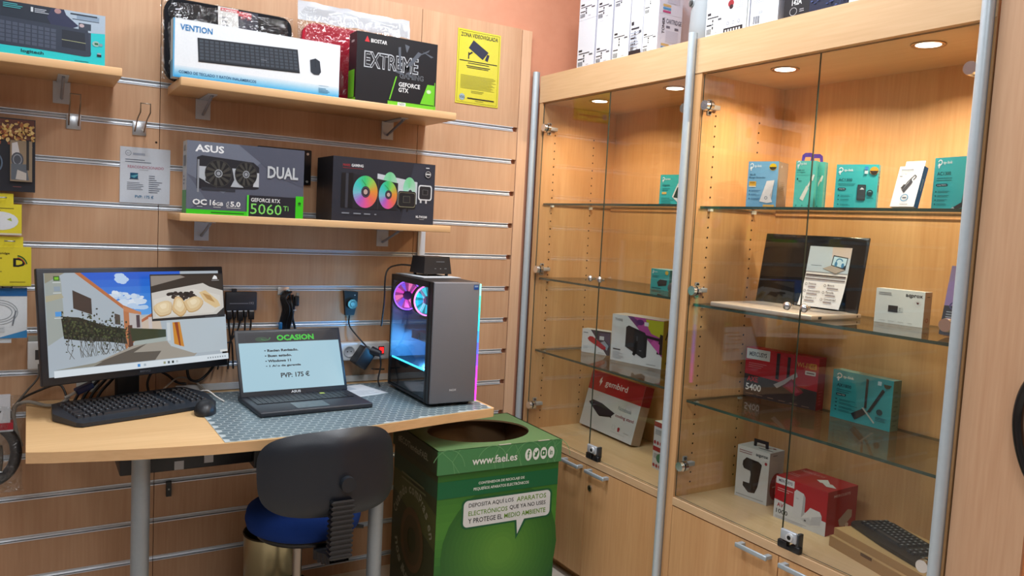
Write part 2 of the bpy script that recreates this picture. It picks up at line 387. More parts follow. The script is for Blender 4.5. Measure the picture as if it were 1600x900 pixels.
    for q, nx in ((.0222, 1), (W-.0222, -1)):
        for y in (.07, .27):
            for i in range(38):
                z = .545+.032*i
                h.add([(q+nx*.0003, y+.0034*cos(pi*j/3), z+.0034*sin(pi*j/3)) for j in range(6)], [range(6)], (38, 22, 12))
    h.build('pin_holes', 'paper', t, kind='stuff')
    for x in posts:
        p = MB().cyl((x, -.0135, 0), (x, -.0135, 1.98), .0128, n=20, col=(192, 204, 212))
        p.box(x-.0105, -.0105, .0, x+.0105, -.0025, 1.9795, (140, 152, 164)); p.build('post', 'alu', t)
    for x, e, c in spots:
        r = MB().lathe([(.03, 0), (.041, 0), (.039, -.004), (.03, -.002), (.029, .003)], (x, .112, ZC-.0042), 28, (190, 165, 140)); ro = r.build('spotlight', 'metal', t)
        MB().lathe([(0, .0005), (.029, .001)], (x, .112, ZC-.0072), 24, (255, 244, 226)).build('bulb', 'lamp', ro)
        L = bpy.data.lights.new('cabinet_spot_light', 'AREA'); L.shape = 'DISK'; L.size = .05; L.energy = e; L.color = c; L.spread = RD(150)
        lo = bpy.data.objects.new('cabinet_spot_light', L); lo.parent = t; lo.location = (x, .112, ZC-.0125); COL.objects.link(lo)
    return t
WARM = (1, .74, .46)
cabinet('left beech display cabinet in the corner, with few boxes inside', -.03, .895, (1.449, 1.143, .842), (-.018, .877), ((.255, 2.6, WARM), (.675, 3.0, WARM)), .4565)
cabinet('right beech display cabinet nearest the camera, holding an open laptop', -.9255, .9, (1.443, 1.134, .822), (.8855,), ((.245, 4.4, WARM), (.68, 6.2, (1, .86, .68))), .45)
# ---------------------------------------------------------------- wall shelves
def shelf(label, x0, x1, z0, z1, d, br):
    t = thing('wall_shelf', label, 'shelf', (x0, 0, z0), group='beech shelves hooked into the slat wall')
    w = x1-x0; h = z1-z0
    MB().rbox(0, -d, 0, w, -.003, h, .002).build('shelf_board', 'beech_edge', t)
    for bx in br:
        x = bx-x0; g = (200, 206, 216); b = MB()
        b.box(x-.023, -.003, -.066, x+.023, -.0003, -.001, g).box(x-.014, -.16, -.0035, x+.014, -.003, -.0005, g)
        b.tube([(x, -.004, -.05), (x, -.15, -.006)], .0045, 8, (150, 156, 168), sub=1).build('bracket', 'alu', t)
    return t
shelf('upper left beech wall shelf cut off by the photo edge', -.6, .226, 1.713, 1.7365, .262, (.086, -.4))
shelf('upper beech wall shelf below the yellow warning sign, carrying four packages', .381, 1.29, 1.711, 1.7365, .255, (.489, 1.136))
shelf('lower beech wall shelf above the desk, carrying two boxes', .386, 1.29, 1.314, 1.3375, .25, (.492, 1.133))
# ---------------------------------------------------------------- desk
t = thing('desk', 'beech desk with bowed front edge and grey steel legs', 'desk', (0, 0, 0))
FR = [(-.003, -.572), (.05, -.59), (.105, -.603), (.216, -.63), (.319, -.647), (.426, -.659), (.56, -.664), (.7, -.655), (.85, -.632), (1.0, -.603), (1.144, -.577), (1.3, -.556), (1.326, -.552), (1.334, -.543)]
MB().prism([(-.003, -.0025)]+FR+[(1.334, -.0025)], .712, .74, mat=0, smat=1).build('desktop', ['beech_desk', 'beech_edge'], t)
for x in (.262, .943):
    l_ = MB().cyl((x, -.5, .004), (x, -.5, .7115), .0235, n=24, col=(150, 158, 164)).cyl((x, -.5, .0), (x, -.5, .006), .034, n=24, col=(120, 125, 130)).box(x-.05, -.55, .7075, x+.05, -.45, .7118, (120, 125, 130))
    l_.build('leg', 'alu', t)
p = Pr((0, 0, .7405), (1, 0, 0), (0, 1, 0), (0, 0, 1), 1, 1, start=.0015)
def fy(x):
    for (a, b), (c, d) in zip(FR, FR[1:]):
        if a <= x <= c: return b+(d-b)*(x-a)/(c-a)
mp = [(.452, -.05), (.446, -.06)]+[(x, max(fy(x)+.004, -.655)) for x in (.446, .52, .6, .7, .8, .9, 1.0, 1.1, 1.2, 1.322)]+[(1.322, -.05)]
mt = MB().prism(mp, .7404, .7418, (196, 208, 212)).build('desk_mat', 'card'); tag(mt, 'grey desk mat with a honeycomb print under the laptop', 'desk mat')
a = .0275; hx = Pr((0, 0, .7418), (1, 0, 0), (0, 1, 0), (0, 0, 1), 1, 1, start=.0002, step=0)
j = 0; y = -.07
while y > -.66:
    x = .446+(a/2 if j % 2 else 0)+a*.5
    while x < 1.318:
        lim = lambda q: max(fy(min(q, 1.33))+.0055, -.6535)
        if y > lim(x):
            hx.p([(min(x+a*.535*sin(pi/3*k), 1.3205), max(y+a*.535*cos(pi/3*k), lim(x+a*.535*sin(pi/3*k)))) for k in range(6)], (104, 124, 134))
        x += a
    y -= a*.866*1.04; j += 1
hx.build('honeycomb_print', 'card', mt, kind='stuff')
# ================================================================ packages on the wall shelves
ZS, ZL = 1.7368, 1.3378
GS = 'packages on the wall shelves'
# teal keyboard box
c = Carton('keyboard_box', 'teal and dark keyboard box on the upper left shelf', (-.317, -.25, ZS), 0, .5, .137, .06, '1f2a3a', faces=dict(r='26c8cf', t='2c3848'))
p = c.front(); TE = '22d0d6'
p.r(0, .62, 1, 1, '222c3c').r(0, 0, 1, .64, TE).r(0, .16, .93, .66, '3a4458')
p.p([(.78, .62), (.8, 1), (1, 1), (1, .64), (.93, .62)], 'b4c6d8').r(.86, .86, .97, .95, '8ea4bc').r(.83, .93, .96, .96, '2a3444').r(.84, .84, .97, .855, '3a4a5c').r(.87, .66, .93, .79, '3c4656').e(.885, .74, .012, .035, 'c8b4b8')
p.p([(.74, .99), (.8, .99), (.81, .9), (.87, .72), (.84, .66), (.74, .66), (.72, .8)], '2c3252').e(.77, .95, .016, .05, 'b48c8c')
p.p([(0, .22), (.76, .155), (.9, .135), (.925, .15), (.932, .2), (.915, .66), (0, .75)], '333c4e')
p.keys([(0, .27), (.765, .2), (.765, .6), (0, .69)], 26, 5, '4d566a', .22)
p.p([(.79, .27), (.905, .25), (.9, .6), (.79, .61)], '232a38').p([(.79, .41), (.905, .395), (.905, .405), (.79, .42)], 'b8bc8c')
p.t('logitech', .6, .045, .705, .125, '12343c', .02).e(.955, .42, .018, .055, '9fc4c0').r(.948, .4, .966, .44, '2c7048').e(.978, .41, .01, .03, '8aa8b0').r(.96, .17, .982, .215, '1c2430').r(.962, .215, .98, .245, 'a8b4bc')
p.r(.645, .86, .656, .95, 'd4dce4').g(.662, .86, .74, .95, 3, 'c4ccd8').g(.52, .88, .63, .98, 3, '4cb4bc').g(.85, .03, .97, .055, 1, '14606a')
c.done(p)
# black laptop sleeve in a clear bag
t = thing('laptop_sleeve', 'black laptop sleeve in a clear bag behind the white keyboard combo box', 'laptop sleeve', (.352, -.155, ZS+.0045), 0, 8)
MB().prism(rrect(0, 0, .385, .25, .035), 0, .03, (26, 27, 31), M=Matrix.Rotation(pi/2, 4, 'X') @ Matrix.Translation((0, 0, -.03))).build('sleeve', 'fabric', t)
p = Pr((0, 0, 0), (1, 0, 0), (0, 0, 1), (0, -1, 0), .385, .25, start=.0008)
p.r(.4, .6, .56, .995, 'e6e2de').r(.56, .6, .72, .985, '23273a').r(.42, .945, .56, .985, 'c8343c').r(.56, .915, .665, .975, 'c8343c').t('SOFT SLEEVE', .425, .95, .66, .975, 'f4e8e6', .02, 180).t('15.6"', .58, .88, .66, .925, 'd8484c', .02, 180).g(.6, .66, .71, .76, 3, '8a94b4').g(.43, .7, .5, .9, 4, 'a8a8ac')
p.build('paper_label', 'card', t)
def film(w, h, d, seed, parent, pad=.012):
    rnd = random.Random(seed); b = MB(); nx, nz = 14, 10
    for y0, s in ((-.004, -1), (d+.004, 1)):
        v = []
        for j in range(nz+1):
            for i in range(nx+1):
                ed = i in (0, nx) or j in (0, nz)
                v.append((-pad+(w+2*pad)*i/nx+rnd.uniform(-.004, .004)*ed, (d/2 if ed else y0+s*rnd.uniform(0, .007)), (-0+h+pad)*j/nz+rnd.uniform(-.003, .003)*(ed and 0 < j < nz)))
        b.add(v, [(j*(nx+1)+i, j*(nx+1)+i+1, (j+1)*(nx+1)+i+1, (j+1)*(nx+1)+i) for j in range(nz) for i in range(nx)], smooth=True)
    return b.build('clear_bag', 'film', parent)
film(.385, .25, .03, 3, t, .008)
# white keyboard combo box
c = Carton('keyboard_combo_box', 'white and blue keyboard and mouse combo box on the upper shelf', (.362, -.232, ZS), 0, .505, .17, .045, (238, 243, 248), faces=dict(l='4aa6d8', r='3a9ad6'))
p = c.front()
for i in range(8): p.r(0, .2*i/8, 1, .2*(i+1)/8, [int(a+(b-a)*(i/8)**.7) for a, b in zip((40, 160, 226), (236, 242, 248))])
p.r(0, 0, .008, 1, '58aede').t('VENTION', .037, .81, .216, .915, '1f7fc0', .02)
p.p([(.14, .32), (.742, .375), (.725, .79), (.132, .72)], '2c323a').p([(.139, .31), (.743, .365), (.742, .39), (.14, .335)], '191d23').keys([(.145, .35), (.735, .41), (.72, .76), (.14, .7)], 20, 6, '474f5a', .28).g(.5, .5, .56, .53, 1, '70757e')
p.p([(.805, .64), (.84, .68), (.868, .64), (.878, .44), (.865, .385), (.835, .38), (.812, .42)], '2e3640').line([(.838, .68), (.842, .52)], .0012, '161a20')
p.t('COMBO DE TECLADO Y RATÓN INALÁMBRICOS', .033, .075, .476, .135, '1d5a88', .012).g(.865, .06, .94, .16, 4, '4888b0').r(.865, .19, .93, .197, '8ab8d4')
c.done(p)
p = c.left(); p.r(0, .3, 1, 1, 'c6dcea').r(.85, 0, 1, 1, '7cc0e6'); c.done(p, 'side_print')
# red laptop sleeve in a clear bag with white header
t = thing('laptop_sleeve', 'red laptop sleeve in a clear bag with a white header behind the black card box', 'laptop sleeve', (.775, -.14, ZS+.0035), 0, 6)
MB().prism(rrect(0, 0, .375, .252, .045, 6), 0, .028, (168, 34, 52), M=Matrix.Rotation(pi/2, 4, 'X') @ Matrix.Translation((0, 0, -.028))).build('sleeve', 'fabric', t)
film(.375, .3, .028, 5, t, .012)
h = MB(); rnd = random.Random(4); v = []
for j in range(5):
    for i in range(15): v.append((-.012+.405*i/14, .012+rnd.uniform(-.0035, .0035), .262+.062*j/4+rnd.uniform(-.003, .003)*(j in (0, 4))))
h.add(v, [(j*15+i, j*15+i+1, j*15+i+16, j*15+i+15) for j in range(4) for i in range(14)], (204, 206, 212), smooth=True); h.build('bag_header', 'card', t)
# black and green graphics card box
c = Carton('graphics_card_box', 'black and green graphics card box at the right end of the upper shelf', (.922, -.236, ZS), 0, .293, .227, .072, '16181e', faces=dict(l='1c1d22', r='101114'))
p = c.front(); GN = '74cc2c'
p.t('BIOSTAR', .165, .865, .36, .92, 'f2f2f2', .02).p([(.09, .865), (.15, .865), (.12, .95)], 'd4343c')
p.t('EXTREME', .09, .5, .76, .735, 'c8ccd2', .035).t('EXTREME', .1, .515, .75, .72, '23252b', .0).t('GAMING', .53, .415, .83, .49, '8e949c', .03).t('GAMING', .535, .42, .825, .485, '202228', 0)
for pts in ([(.5, .86), (.53, .87), (.545, .55), (.52, .54)], [(.62, .62), (.66, .6), (.8, .82), (.75, .84)], [(.58, .92), (.64, .9), (.61, .8), (.6, .82)], [(.8, .86), (.95, .8), (.92, .78)], [(.66, .72), (.9, .9), (.88, .86)], [(.6, .5), (.68, .44), (.65, .52)], [(.45, .5), (.6, .45), (.52, .52)]): p.p(pts, '5c626c')
p.t('GEFORCE', .52, .29, .79, .355, 'f0f0f0', .02).t('GTX', .52, .21, .645, .275, 'f0f0f0', .02)
p.p([(.8, .075), (.975, .075), (.975, .375), (.885, .375)], GN).p([(.405, .08), (.42, .08), (.495, .43), (.48, .43)], GN).r(.39, 0, 1, .062, GN).r(.515, .008, .615, .056, 'e4ecec').t('1650', .53, .014, .6, .05, '4a5a5a').e(.905, .27, .022, .022, 'd8f0c0').ring(.905, .27, .03, .03, .2, 'd8f0c0')
p.r(.975, 0, .985, .42, '6ab82c')
c.done(p); p = c.left(); p.r(0, .06, .8, .46, GN).r(0, 0, 1, .05, GN).g(.3, .86, .8, .93, 1, 'b8b8b8'); c.done(p, 'side_print')
# graphics card box, grey
c = Carton('graphics_card_box', 'grey graphics card box with two fans pictured, on the lower shelf', (.405, -.236, ZL), 0, .354, .218, .07, '5a5e6e', faces=dict(l='c2c8ce', t='868c96'))
p = c.front(); GN = '3ecc1c'
p.p([(0, 1), (.42, 1), (.62, .78), (.3, .3), (0, .55)], '6e7484').p([(.42, 1), (1, 1), (1, .45), (.75, .6)], '525666').p([(0, .55), (.16, .2), (.02, .05), (0, .05)], '666c7c')
p.t('ASUS', .065, .855, .3, .955, 'eef0f2', .03)
p.p([(.08, .35), (.08, .78), (.12, .81), (.55, .765), (.6, .7), (.6, .4), (.57, .385)], '23232a').p([(.1, .66), (.16, .66), (.15, .45), (.25, .38), (.1, .5)], 'b4bac2').p([(.37, .66), (.42, .66), (.42, .5), (.47, .4), (.36, .4), (.39, .5)], 'b4bac2').p([(.57, .62), (.6, .62), (.6, .42), (.55, .42)], 'c4c8ce').r(.12, .33, .4, .375, '33353e').r(.085, .3, .1, .75, '8e929a')
for x, y, a, b in ((.257, .575, .112, .19), (.488, .59, .095, .175)):
    p.e(x, y, a, b, '18181d', 26).ring(x, y, a, b, .05, '3e3e3c')
    for k in range(11):
        q = 2*pi*k/11; p.p([(x+a*.3*cos(q), y+b*.3*sin(q)), (x+a*.92*cos(q+.35), y+b*.92*sin(q+.35)), (x+a*.92*cos(q+.62), y+b*.92*sin(q+.62)), (x+a*.3*cos(q+.45), y+b*.3*sin(q+.45))], '43423e')
    p.e(x, y, a*.3, b*.3, '9ca0a6').ring(x, y, a*.22, b*.22, .35, '3a3c42')
p.t('DUAL', .673, .56, .946, .735, 'c4c8cc', .03)
p.t('OC', .05, .125, .165, .205, 'f2f2f2', .035).t('16', .19, .125, .24, .205, 'f2f2f2', .02).t('GB', .243, .125, .3, .175, 'f2f2f2', .02).t('5.0', .36, .12, .445, .195, 'f2f2f2', .03).t('PCIe', .325, .12, .35, .19, 'e2e2e2', .01, 90)
for a, b in ((.085, .13), (.22, .28), (.33, .445)): p.r(a, .1, b, .107, 'd8d8d8')
p.r(0, 0, .5, .062, GN).r(.5, 0, .516, .3, '54dc3c').r(.516, 0, .93, .3, '24242c').r(.93, 0, 1, .325, GN).g(.2, .02, .48, .045, 1, '1e6a18', .6)
p.t('GEFORCE RTX', .535, .21, .79, .265, 'f4f4f4', .012).t('5060', .53, .035, .805, .185, '8ae46c', .0).t('Ti', .82, .1, .866, .17, '8ae46c', .0)
p.e(.965, .22, .014, .02, '1a5a14').r(.95, .185, .98, .193, '1a5a14')
c.done(p); p = c.left(); p.r(0, 0, 1, .32, '3a9a24').g(.2, .4, .7, .55, 3, '7a8088').r(.2, .65, .8, .8, '6a7078').t('ASUS', .25, .86, .7, .94, '34383e'); c.done(p, 'side_print')
# black wall plate between the boxes
t = thing('mounting_plate', 'black plate with bright screws on the wall between the two lower-shelf boxes', 'plate', (.665, -.012, 1.455))
MB().rbox(0, 0, 0, .187, .008, .122, .003, (20, 20, 24)).build('plate', 'plastic', t)
for x in (.012, .172):
    for z in (.012, .108): MB().cyl((x, 0, z), (x, -.004, z), .0045, n=10, col=(210, 210, 205)).build('screw', 'metal', t)
# cooler box
c = Carton('cooler_box', 'black liquid cooler box with two rainbow fans pictured, on the lower shelf', (.855, -.236, ZL), 0, .371, .212, .165, '2a2d38', faces=dict(l='1c1b20', t='24262e'))
p = c.front()
p.p([(.66, 0), (.78, .99), (1, .99), (1, 0)], '343845').t('MARS', .09, .855, .158, .895, 'a03438', .02).t('GAMING', .17, .855, .282, .9, 'e8e8ea', .025).g(.09, .825, .28, .835, 1, '803034', 1, 1)
p.p([(.42, .78), (.82, .69), (.82, .33), (.62, .3), (.42, .45)], 'ccd2d8')
RB = [(230, 150, 60), (150, 205, 90), (60, 200, 120), (60, 200, 190), (120, 190, 210), (180, 100, 200), (230, 90, 150), (235, 110, 90)]
p.conic(.545, .62, .07, .2, [(170, 215, 190), (120, 210, 150), (150, 220, 190), (200, 220, 220)]).conic(.74, .58, .062, .18, [(170, 215, 190), (120, 210, 150), (150, 220, 190), (200, 220, 220)]).e(.75, .5, .022, .06, '3a3c46')
p.p([(.08, .21), (.19, .21), (.19, .76), (.08, .75)], '14151a').r(.12, .21, .145, .75, '3c3e48').p([(.19, .2), (.625, .215), (.625, .65), (.19, .75)], '22232b').r(.43, .2, .434, .7, '44464e')
p.conic(.308, .475, .118, .255, RB).conic(.528, .45, .09, .225, RB)
for x, y, a in ((.31, .475, 1), (.533, .455, .8)): p.e(x, y, .042*a, .09*a, '2a2230').ring(x, y, .036*a, .078*a, .15, '58505e').e(x, y, .02*a, .042*a, 'c4a8a0').line([(x-.04, y+.19*a), (x+.005, y+.1*a)], .0016, '3c8c50')
p.rr(.628, .25, .808, .53, .02, .04, '17181d').rr(.633, .27, .803, .51, .02, .04, '8e8a70').rr(.636, .28, .8, .505, .02, .04, '1e1f24').r(.68, .345, .75, .45, '6a6c60').r(.683, .35, .747, .445, '26272c').r(.66, .2, .672, .25, '17181d').r(.72, .2, .732, .25, '17181d')
p.rr(.83, .4, .972, .65, .02, .05, 'dfe1e4').rr(.842, .42, .96, .63, .015, .04, '2a2a30').r(.875, .49, .93, .575, '6e6e72').r(.879, .495, .926, .57, '222226').r(.85, .355, .868, .4, 'd4d4d8').r(.905, .35, .923, .4, 'd4d4d8')
p.e(.925, .83, .036, .065, '15161b').ring(.925, .83, .03, .055, .2, 'b0b0b4').r(.9, .82, .95, .845, 'd0d0d0').g(.9, .925, .96, .96, 1, 'd8d8dc')
p.t('ML-TWO240', .815, .105, .93, .145, 'f0f0f2', .03).r(.85, .08, .9, .088, 'a8a8ac')
for a, b in ((.09, .16), (.2, .27), (.3, .36), (.4, .42)): p.r(a, .115, b, .135, '888c96')
c.done(p); p = c.left(); p.t('GAMING', .4, .35, .46, .6, '5a5660', .0, 90); c.done(p, 'side_print')
# ================================================================ things on the slat wall
def hook(label, x, z, out=.16, rise=.05, group='wire hooks on the rails'):
    t = thing('wire_hook', label, 'hook', (x, -.002, z), group=group)
    MB().rbox(-.02, -.002, -.038, .02, 0, .004, .0015, (205, 208, 212)).box(-.02, -.0005, .002, .02, .012, .008, (205, 208, 212)).build('plate', 'metal', t)
    MB().tube([(-.013, -.002, -.026), (-.0135, -out*.5, rise*.35), (-.0135, -out, rise), (-.0135, -out-.002, rise+.026), (.0135, -out-.002, rise+.026), (.0135, -out, rise), (.0135, -out*.5, rise*.35), (.013, -.002, -.026)], .002, 8, (150, 138, 124), sub=1).build('wire', 'metal', t)
hook('empty wire hook under the upper left shelf', .118, 1.612, .1, .03)
hook('empty wire hook above the price sheet', .3, 1.612, .15, .02)
# price sheet
s = MB().box(0, -.0006, 0, .146, 0, .175, (214, 220, 230)).build('price_sheet', 'paper'); s.location = (.246, -.0035, 1.361); tag(s, 'white price sheet reading REACONDICIONADO on the slat wall', 'sign')
p = Pr((0, -.0006, 0), (1, 0, 0), (0, 0, 1), (0, -1, 0), .146, .175, start=.0002)
GR = '6a7080'
p.ring(.16, .89, .06, .05, .2, '9098a4').t('AC', .13, .875, .19, .9, '8890a0').r(.25, .86, .49, .9, 'a8b0c0').g(.1, .73, .66, .81, 2, GR, .3)
p.t('REACONDICIONADO', .15, .625, .87, .675, 'c08898', .02).r(.38, .595, .56, .603, 'a8acb4').r(.2, .44, .355, .54, '2c5c7c').p([(.2, .48), (.355, .52), (.355, .5), (.28, .45)], '60a8b8').r(.19, .425, .365, .437, '3a4450')
p.g(.14, .24, .53, .39, 5, GR, .3).g(.57, .2, .92, .53, 9, GR, .3, .3).t('PVP: 175 €', .3, .09, .67, .145, '3c7ca8', .01)
p.build('sheet_print', 'paper', s)
MB().cyl((.35, -.0008, 1.557), (.35, -.0001, 1.557), .0035, n=10, col=(40, 28, 20)).build('screw_hole', 'paper', wl)
# yellow surveillance sign
s = MB().box(0, -.001, 0, .192, 0, .284, (208, 198, 62)).build('warning_sign', 'gloss'); s.location = (1.41, -.0015, 1.815); tag(s, 'yellow video surveillance warning sign high on the slat wall', 'sign')
p = Pr((0, -.001, 0), (1, 0, 0), (0, 0, 1), (0, -1, 0), .192, .284, start=.0002); K = '34342c'
for a in ((.03, .02, .97, .026), (.03, .974, .97, .98), (.03, .02, .038, .98), (.962, .02, .97, .98)): p.r(*a, '8a8420')
p.t('ZONA VIDEOVIGILADA', .07, .9, .93, .955, '2c2c34', .02)
p.p([(.36, .87), (.72, .735), (.59, .625), (.255, .755)], '34384c').p([(.69, .71), (.745, .7), (.71, .61), (.64, .625)], '34384c').p([(.25, .61), (.275, .61), (.275, .66), (.36, .7), (.33, .715), (.275, .685), (.275, .7), (.25, .7)], '2c2c34')
p.g(.06, .575, .94, .605, 1, K, .4, .98).g(.25, .55, .75, .575, 1, K, .4, .98).g(.22, .51, .78, .54, 1, K, .4, .98).g(.24, .49, .74, .515, 1, K, .4, .98)
p.g(.1, .21, .93, .4, 12, '8a8838', .28, .85).g(.35, .16, .68, .2, 2, '8a8838', .3).e(.15, .09, .065, .045, 'a8bcc4').t('VSG', .09, .07, .21, .105, '1c3038', .02).g(.27, .075, .9, .105, 1, K, .5, .98).g(.45, .05, .74, .065, 1, '8a8838')
p.build('sign_print', 'card', s)
# products hanging at the left edge
def hang(t, x, d, z, col=(180, 182, 186)): MB().tube([(x-.012, 0, z), (x-.012, -d, z), (x+.012, -d, z), (x+.012, 0, z)], .002, 6, col, sub=1).build('hook_wire', 'metal', t)
c = Carton('headset_box', 'black headset box with a flame picture hanging at the left photo edge', (-.2, -.1, 1.375), 0, .218, .206, .08, '22222a', faces=dict(r='2a2a30'))
p = c.front(); p.p([(.5, .98), (.99, .99), (.99, .72), (.72, .7), (.6, .8), (.45, .84)], '6a3a2c')
for k in range(170):
    x = random.uniform(.55, .98); y = .82+random.gauss(0, .055)*(.6+x); p.e(x, min(y, .97), random.uniform(.006, .026), random.uniform(.008, .03), random.choice(['c8a060', 'd4b060', 'b06a38', 'e0c080', '8c4a30', 'a87040']), 9)
p.r(.72, .14, .965, .7, '8c7860').p([(.74, .66), (.8, .68), (.83, .5), (.74, .45)], 'c8c4c4').e(.8, .44, .07, .1, '4a4c54', 14).ring(.8, .44, .05, .075, .2, '8a8e96').p([(.73, .38), (.9, .38), (.93, .16), (.73, .16)], '5a6068').p([(.8, .3), (.9, .26), (.9, .16), (.78, .17)], 'b8b0a8').r(.9, .3, .93, .7, '2a2624').ring(.5, .38, .14, .17, .12, '58687c').e(.53, .4, .06, .12, '3c4a5e').g(.75, .06, .92, .085, 1, '6a3c3c')
c.done(p); hang(c.e, .08, .02, .225)
MB().rbox(.0, .005, .2062, .13, .05, .24, .006, (26, 26, 30)).build('hang_tab', 'plastic', c.e)
for nm, lb, x0, z0, w, h, kind in (('ink_box', 'yellow ink box with a white oval at the left photo edge', -.145, 1.25, .13, .088, 0), ('ink_box', 'yellow ink cartridge box with a rainbow letter D beside the monitor', -.13, 1.103, .139, .112, 1)):
    c = Carton(nm, lb, (x0, -.1, z0), 0, w, h, .04, 'e2d232', faces=dict(r='c8b428'), group='yellow ink boxes on hooks')
    p = c.front()
    if kind == 0: p.e(.6, .45, .34, .3, 'dfe3e8').p([(.5, .42), (.56, .52), (.6, .4)], '7aa838').p([(.72, .5), (.8, .56), (.82, .44)], 'a8b848').g(.05, .78, .9, .92, 2, '6a6220', .3).r(0, 0, 1, .06, 'd8d0b8')
    else:
        p.t('Ink Cartridge', .2, .8, .62, .87, '3a3414', .02).g(.2, .7, .58, .77, 1, '7a7020').t('D', .68, .5, .9, .72, '1c1c1c', .03)
        for k, q in enumerate(('1c1c1c', '2c8c3c', 'd8b428', 'c83438')): p.ring(.74, .5, .2-.012*k, .3-.02*k, .06, q, 12, 15, 85)
        p.g(.2, .24, .5, .45, 5, '7a7020', .4).r(.2, .1, .45, .12, '5a5220').g(.62, .1, .92, .13, 1, '7a7020').r(0, 0, 1, .03, 'c8bc30')
    c.done(p)
    tb = MB().box(.02, .008, h, w-.02, .011, h+.03, 'e2d232').build('hang_tab', 'card', c.e); hang(c.e, w*.62, .015, h+.018)
c = Carton('cable_pack', 'blue and white blister pack with a coiled cable beside the monitor', (-.14, -.09, .95), 0, .139, .146, .012, 'e4e8ec', faces=dict(r='c8ccd0'), cat='cable pack', body='blister')
p = c.front(); p.r(0, .84, 1, 1, '2468a8').p([(.45, 0), (1, 0), (1, .16)], '3a8cc8').r(0, 0, .5, .03, '3a8cc8').g(.15, .74, .7, .78, 1, '6a7078')
for a, b, th in ((.32, .2, .05), (.26, .16, .06), (.36, .25, .04)): p.ring(.48, .52, a, b, th, '9aa0a6')
p.line([(.8, .55), (.74, .25)], .004, '7a8088').r(.1, .12, .6, .24, 'd0d4d8').r(.12, .19, .58, .2, '9aa0a8'); c.done(p); hang(c.e, .09, .02, .15, (60, 62, 66))
MB().box(.03, .002, -.014, .1, .006, 0, (205, 208, 212)).build('price_tag', 'paper', c.e)
t = thing('wall_socket', 'white wall socket partly hidden by the left edge of the monitor', 'socket', (.0, -.001, .843))
MB().rbox(0, -.03, 0, .075, 0, .085, .004, (222, 222, 222)).build('socket_body', 'plastic', t); MB().box(.02, -.0305, .03, .06, -.03, .06, (60, 60, 62)).build('socket_insert', 'plastic', t); MB().box(.002, -.018, .086, .07, -.002, .1, (150, 150, 140)).build('socket_clip', 'plastic', t)
t = thing('tube_pack', 'clear pack holding a black hose, red and white header, at the left edge', 'hose pack', (-.097, -.088, .52))
MB().tube([(.0+.07*cos(RD(a))*1.0, .0, .09+.085*sin(RD(a))) for a in range(0, 361, 24)], .0155, 12, (30, 32, 38), sub=3).build('hose', 'plastic', t)
MB().tube([(.012*cos(RD(a))+.02, -.004, .08+.055*sin(RD(a))) for a in range(200, 420, 22)], .006, 8, (60, 50, 40), sub=3).build('inner_hose', 'plastic', t)
p = MB().box(-.1, -.018, .175, .055, .014, .262, (214, 216, 222)).box(-.1, -.0185, .162, .062, .015, .184, (176, 34, 52)); p.box(-.1, -.0188, .158, .062, .0155, .163, (190, 194, 200)); q = p.build('pack_header', 'card', t)
pr = Pr((-.1, -.0185, .17), (1, 0, 0), (0, 0, 1), (0, -1, 0), .155, .09); pr.t('Bag', .62, .42, .86, .6, '22242c', .03); pr.build('header_print', 'card', q)
film(.2, .29, .03, 9, t, .0).location = (-.115, -.012, -.03)
# splitter, cable bundle, volume remote, power strip
t = thing('video_splitter', 'black video splitter box with five plugs on the wall rail', 'splitter', (.57, -.024, 1.015))
MB().rbox(0, 0, 0, .103, .018, .063, .002, (46, 48, 56)).build('body', 'plastic', t)
pr = Pr((0, 0, 0), (1, 0, 0), (0, 0, 1), (0, -1, 0), .103, .063); pr.g(.12, .36, .72, .44, 1, '8a8e98', .5, 1).t('1X2', .75, .34, .9, .46, 'b0b4bc'); pr.build('print', 'card', t)
MB().box(.022, .004, .063, .036, .02, .073, (40, 40, 44)).build('wall_clip', 'plastic', t)
for i, (x, w, l, dx, dz) in enumerate(((.013, .018, .03, .01, -.1), (.031, .011, .026, -.012, -.1), (.05, .018, .036, -.045, -.1), (.067, .011, .024, -.002, -.1), (.087, .018, .032, -.012, -.1))):
    q = MB().box(x-w*.38, .003, -.004, x+w*.38, .013, 0, (215, 215, 215)).rbox(x-w/2, .001, -l, x+w/2, .015, -.004, .002, (24, 24, 28)).build('plug', 'plastic', t)
    MB().tube([(x, .008, -l), (x+dx*.15, .008, -l-.03), (x+dx*.7, .006, -l-.07), (x+dx*1.2, .004, -.12), (x+dx*1.6, -.002, -.2)], .003, 8, (20, 20, 24)).build('cable', 'plastic', q)
t = thing('cable_bundle', 'bundle of black cables hanging from a rail hook behind the laptop', 'cable', (.77, -.004, 1.088))
MB().rbox(-.022, -.002, -.022, .018, .0, .006, .001, (220, 222, 224)).build('hook_plate', 'metal', t)
for i in range(5):
    o = i*.0045; MB().tube([(.002+o, -.008-o, -.008), (-.014+o*.6, -.016-o, -.03), (-.006+o, -.016-o, -.07), (-.014+o, -.014, -.12-o), (-.004+o, -.014, -.132-o), (.006+o, -.012-o, -.09), (.0+o, -.012-o, -.05), (.018, -.014, -.028), (.01, -.008, -.006)], .0034, 8, (18, 18, 22)).build('cable_loop', 'plastic', t)
MB().tube([(.028, -.01, -.02), (.034, -.012, -.06), (.03, -.012, -.1), (.042, -.012, -.15), (.046, -.012, -.2)], .0042, 8, (18, 18, 22)).rbox(.034, -.02, -.06, .05, -.008, -.024, .003, (18, 18, 22)).box(.04, -.017, -.024, .05, -.012, -.013, (150, 140, 130)).build('usb_cable', 'plastic', t)
MB().box(.024, -.02, -.076, .04, -.006, -.0735, (205, 205, 205)).build('cable_tie', 'plastic', t)
MB().rbox(-.02, -.024, -.142, -.008, -.01, -.116, .003, (40, 110, 170)).build('blue_plug', 'gloss', t)
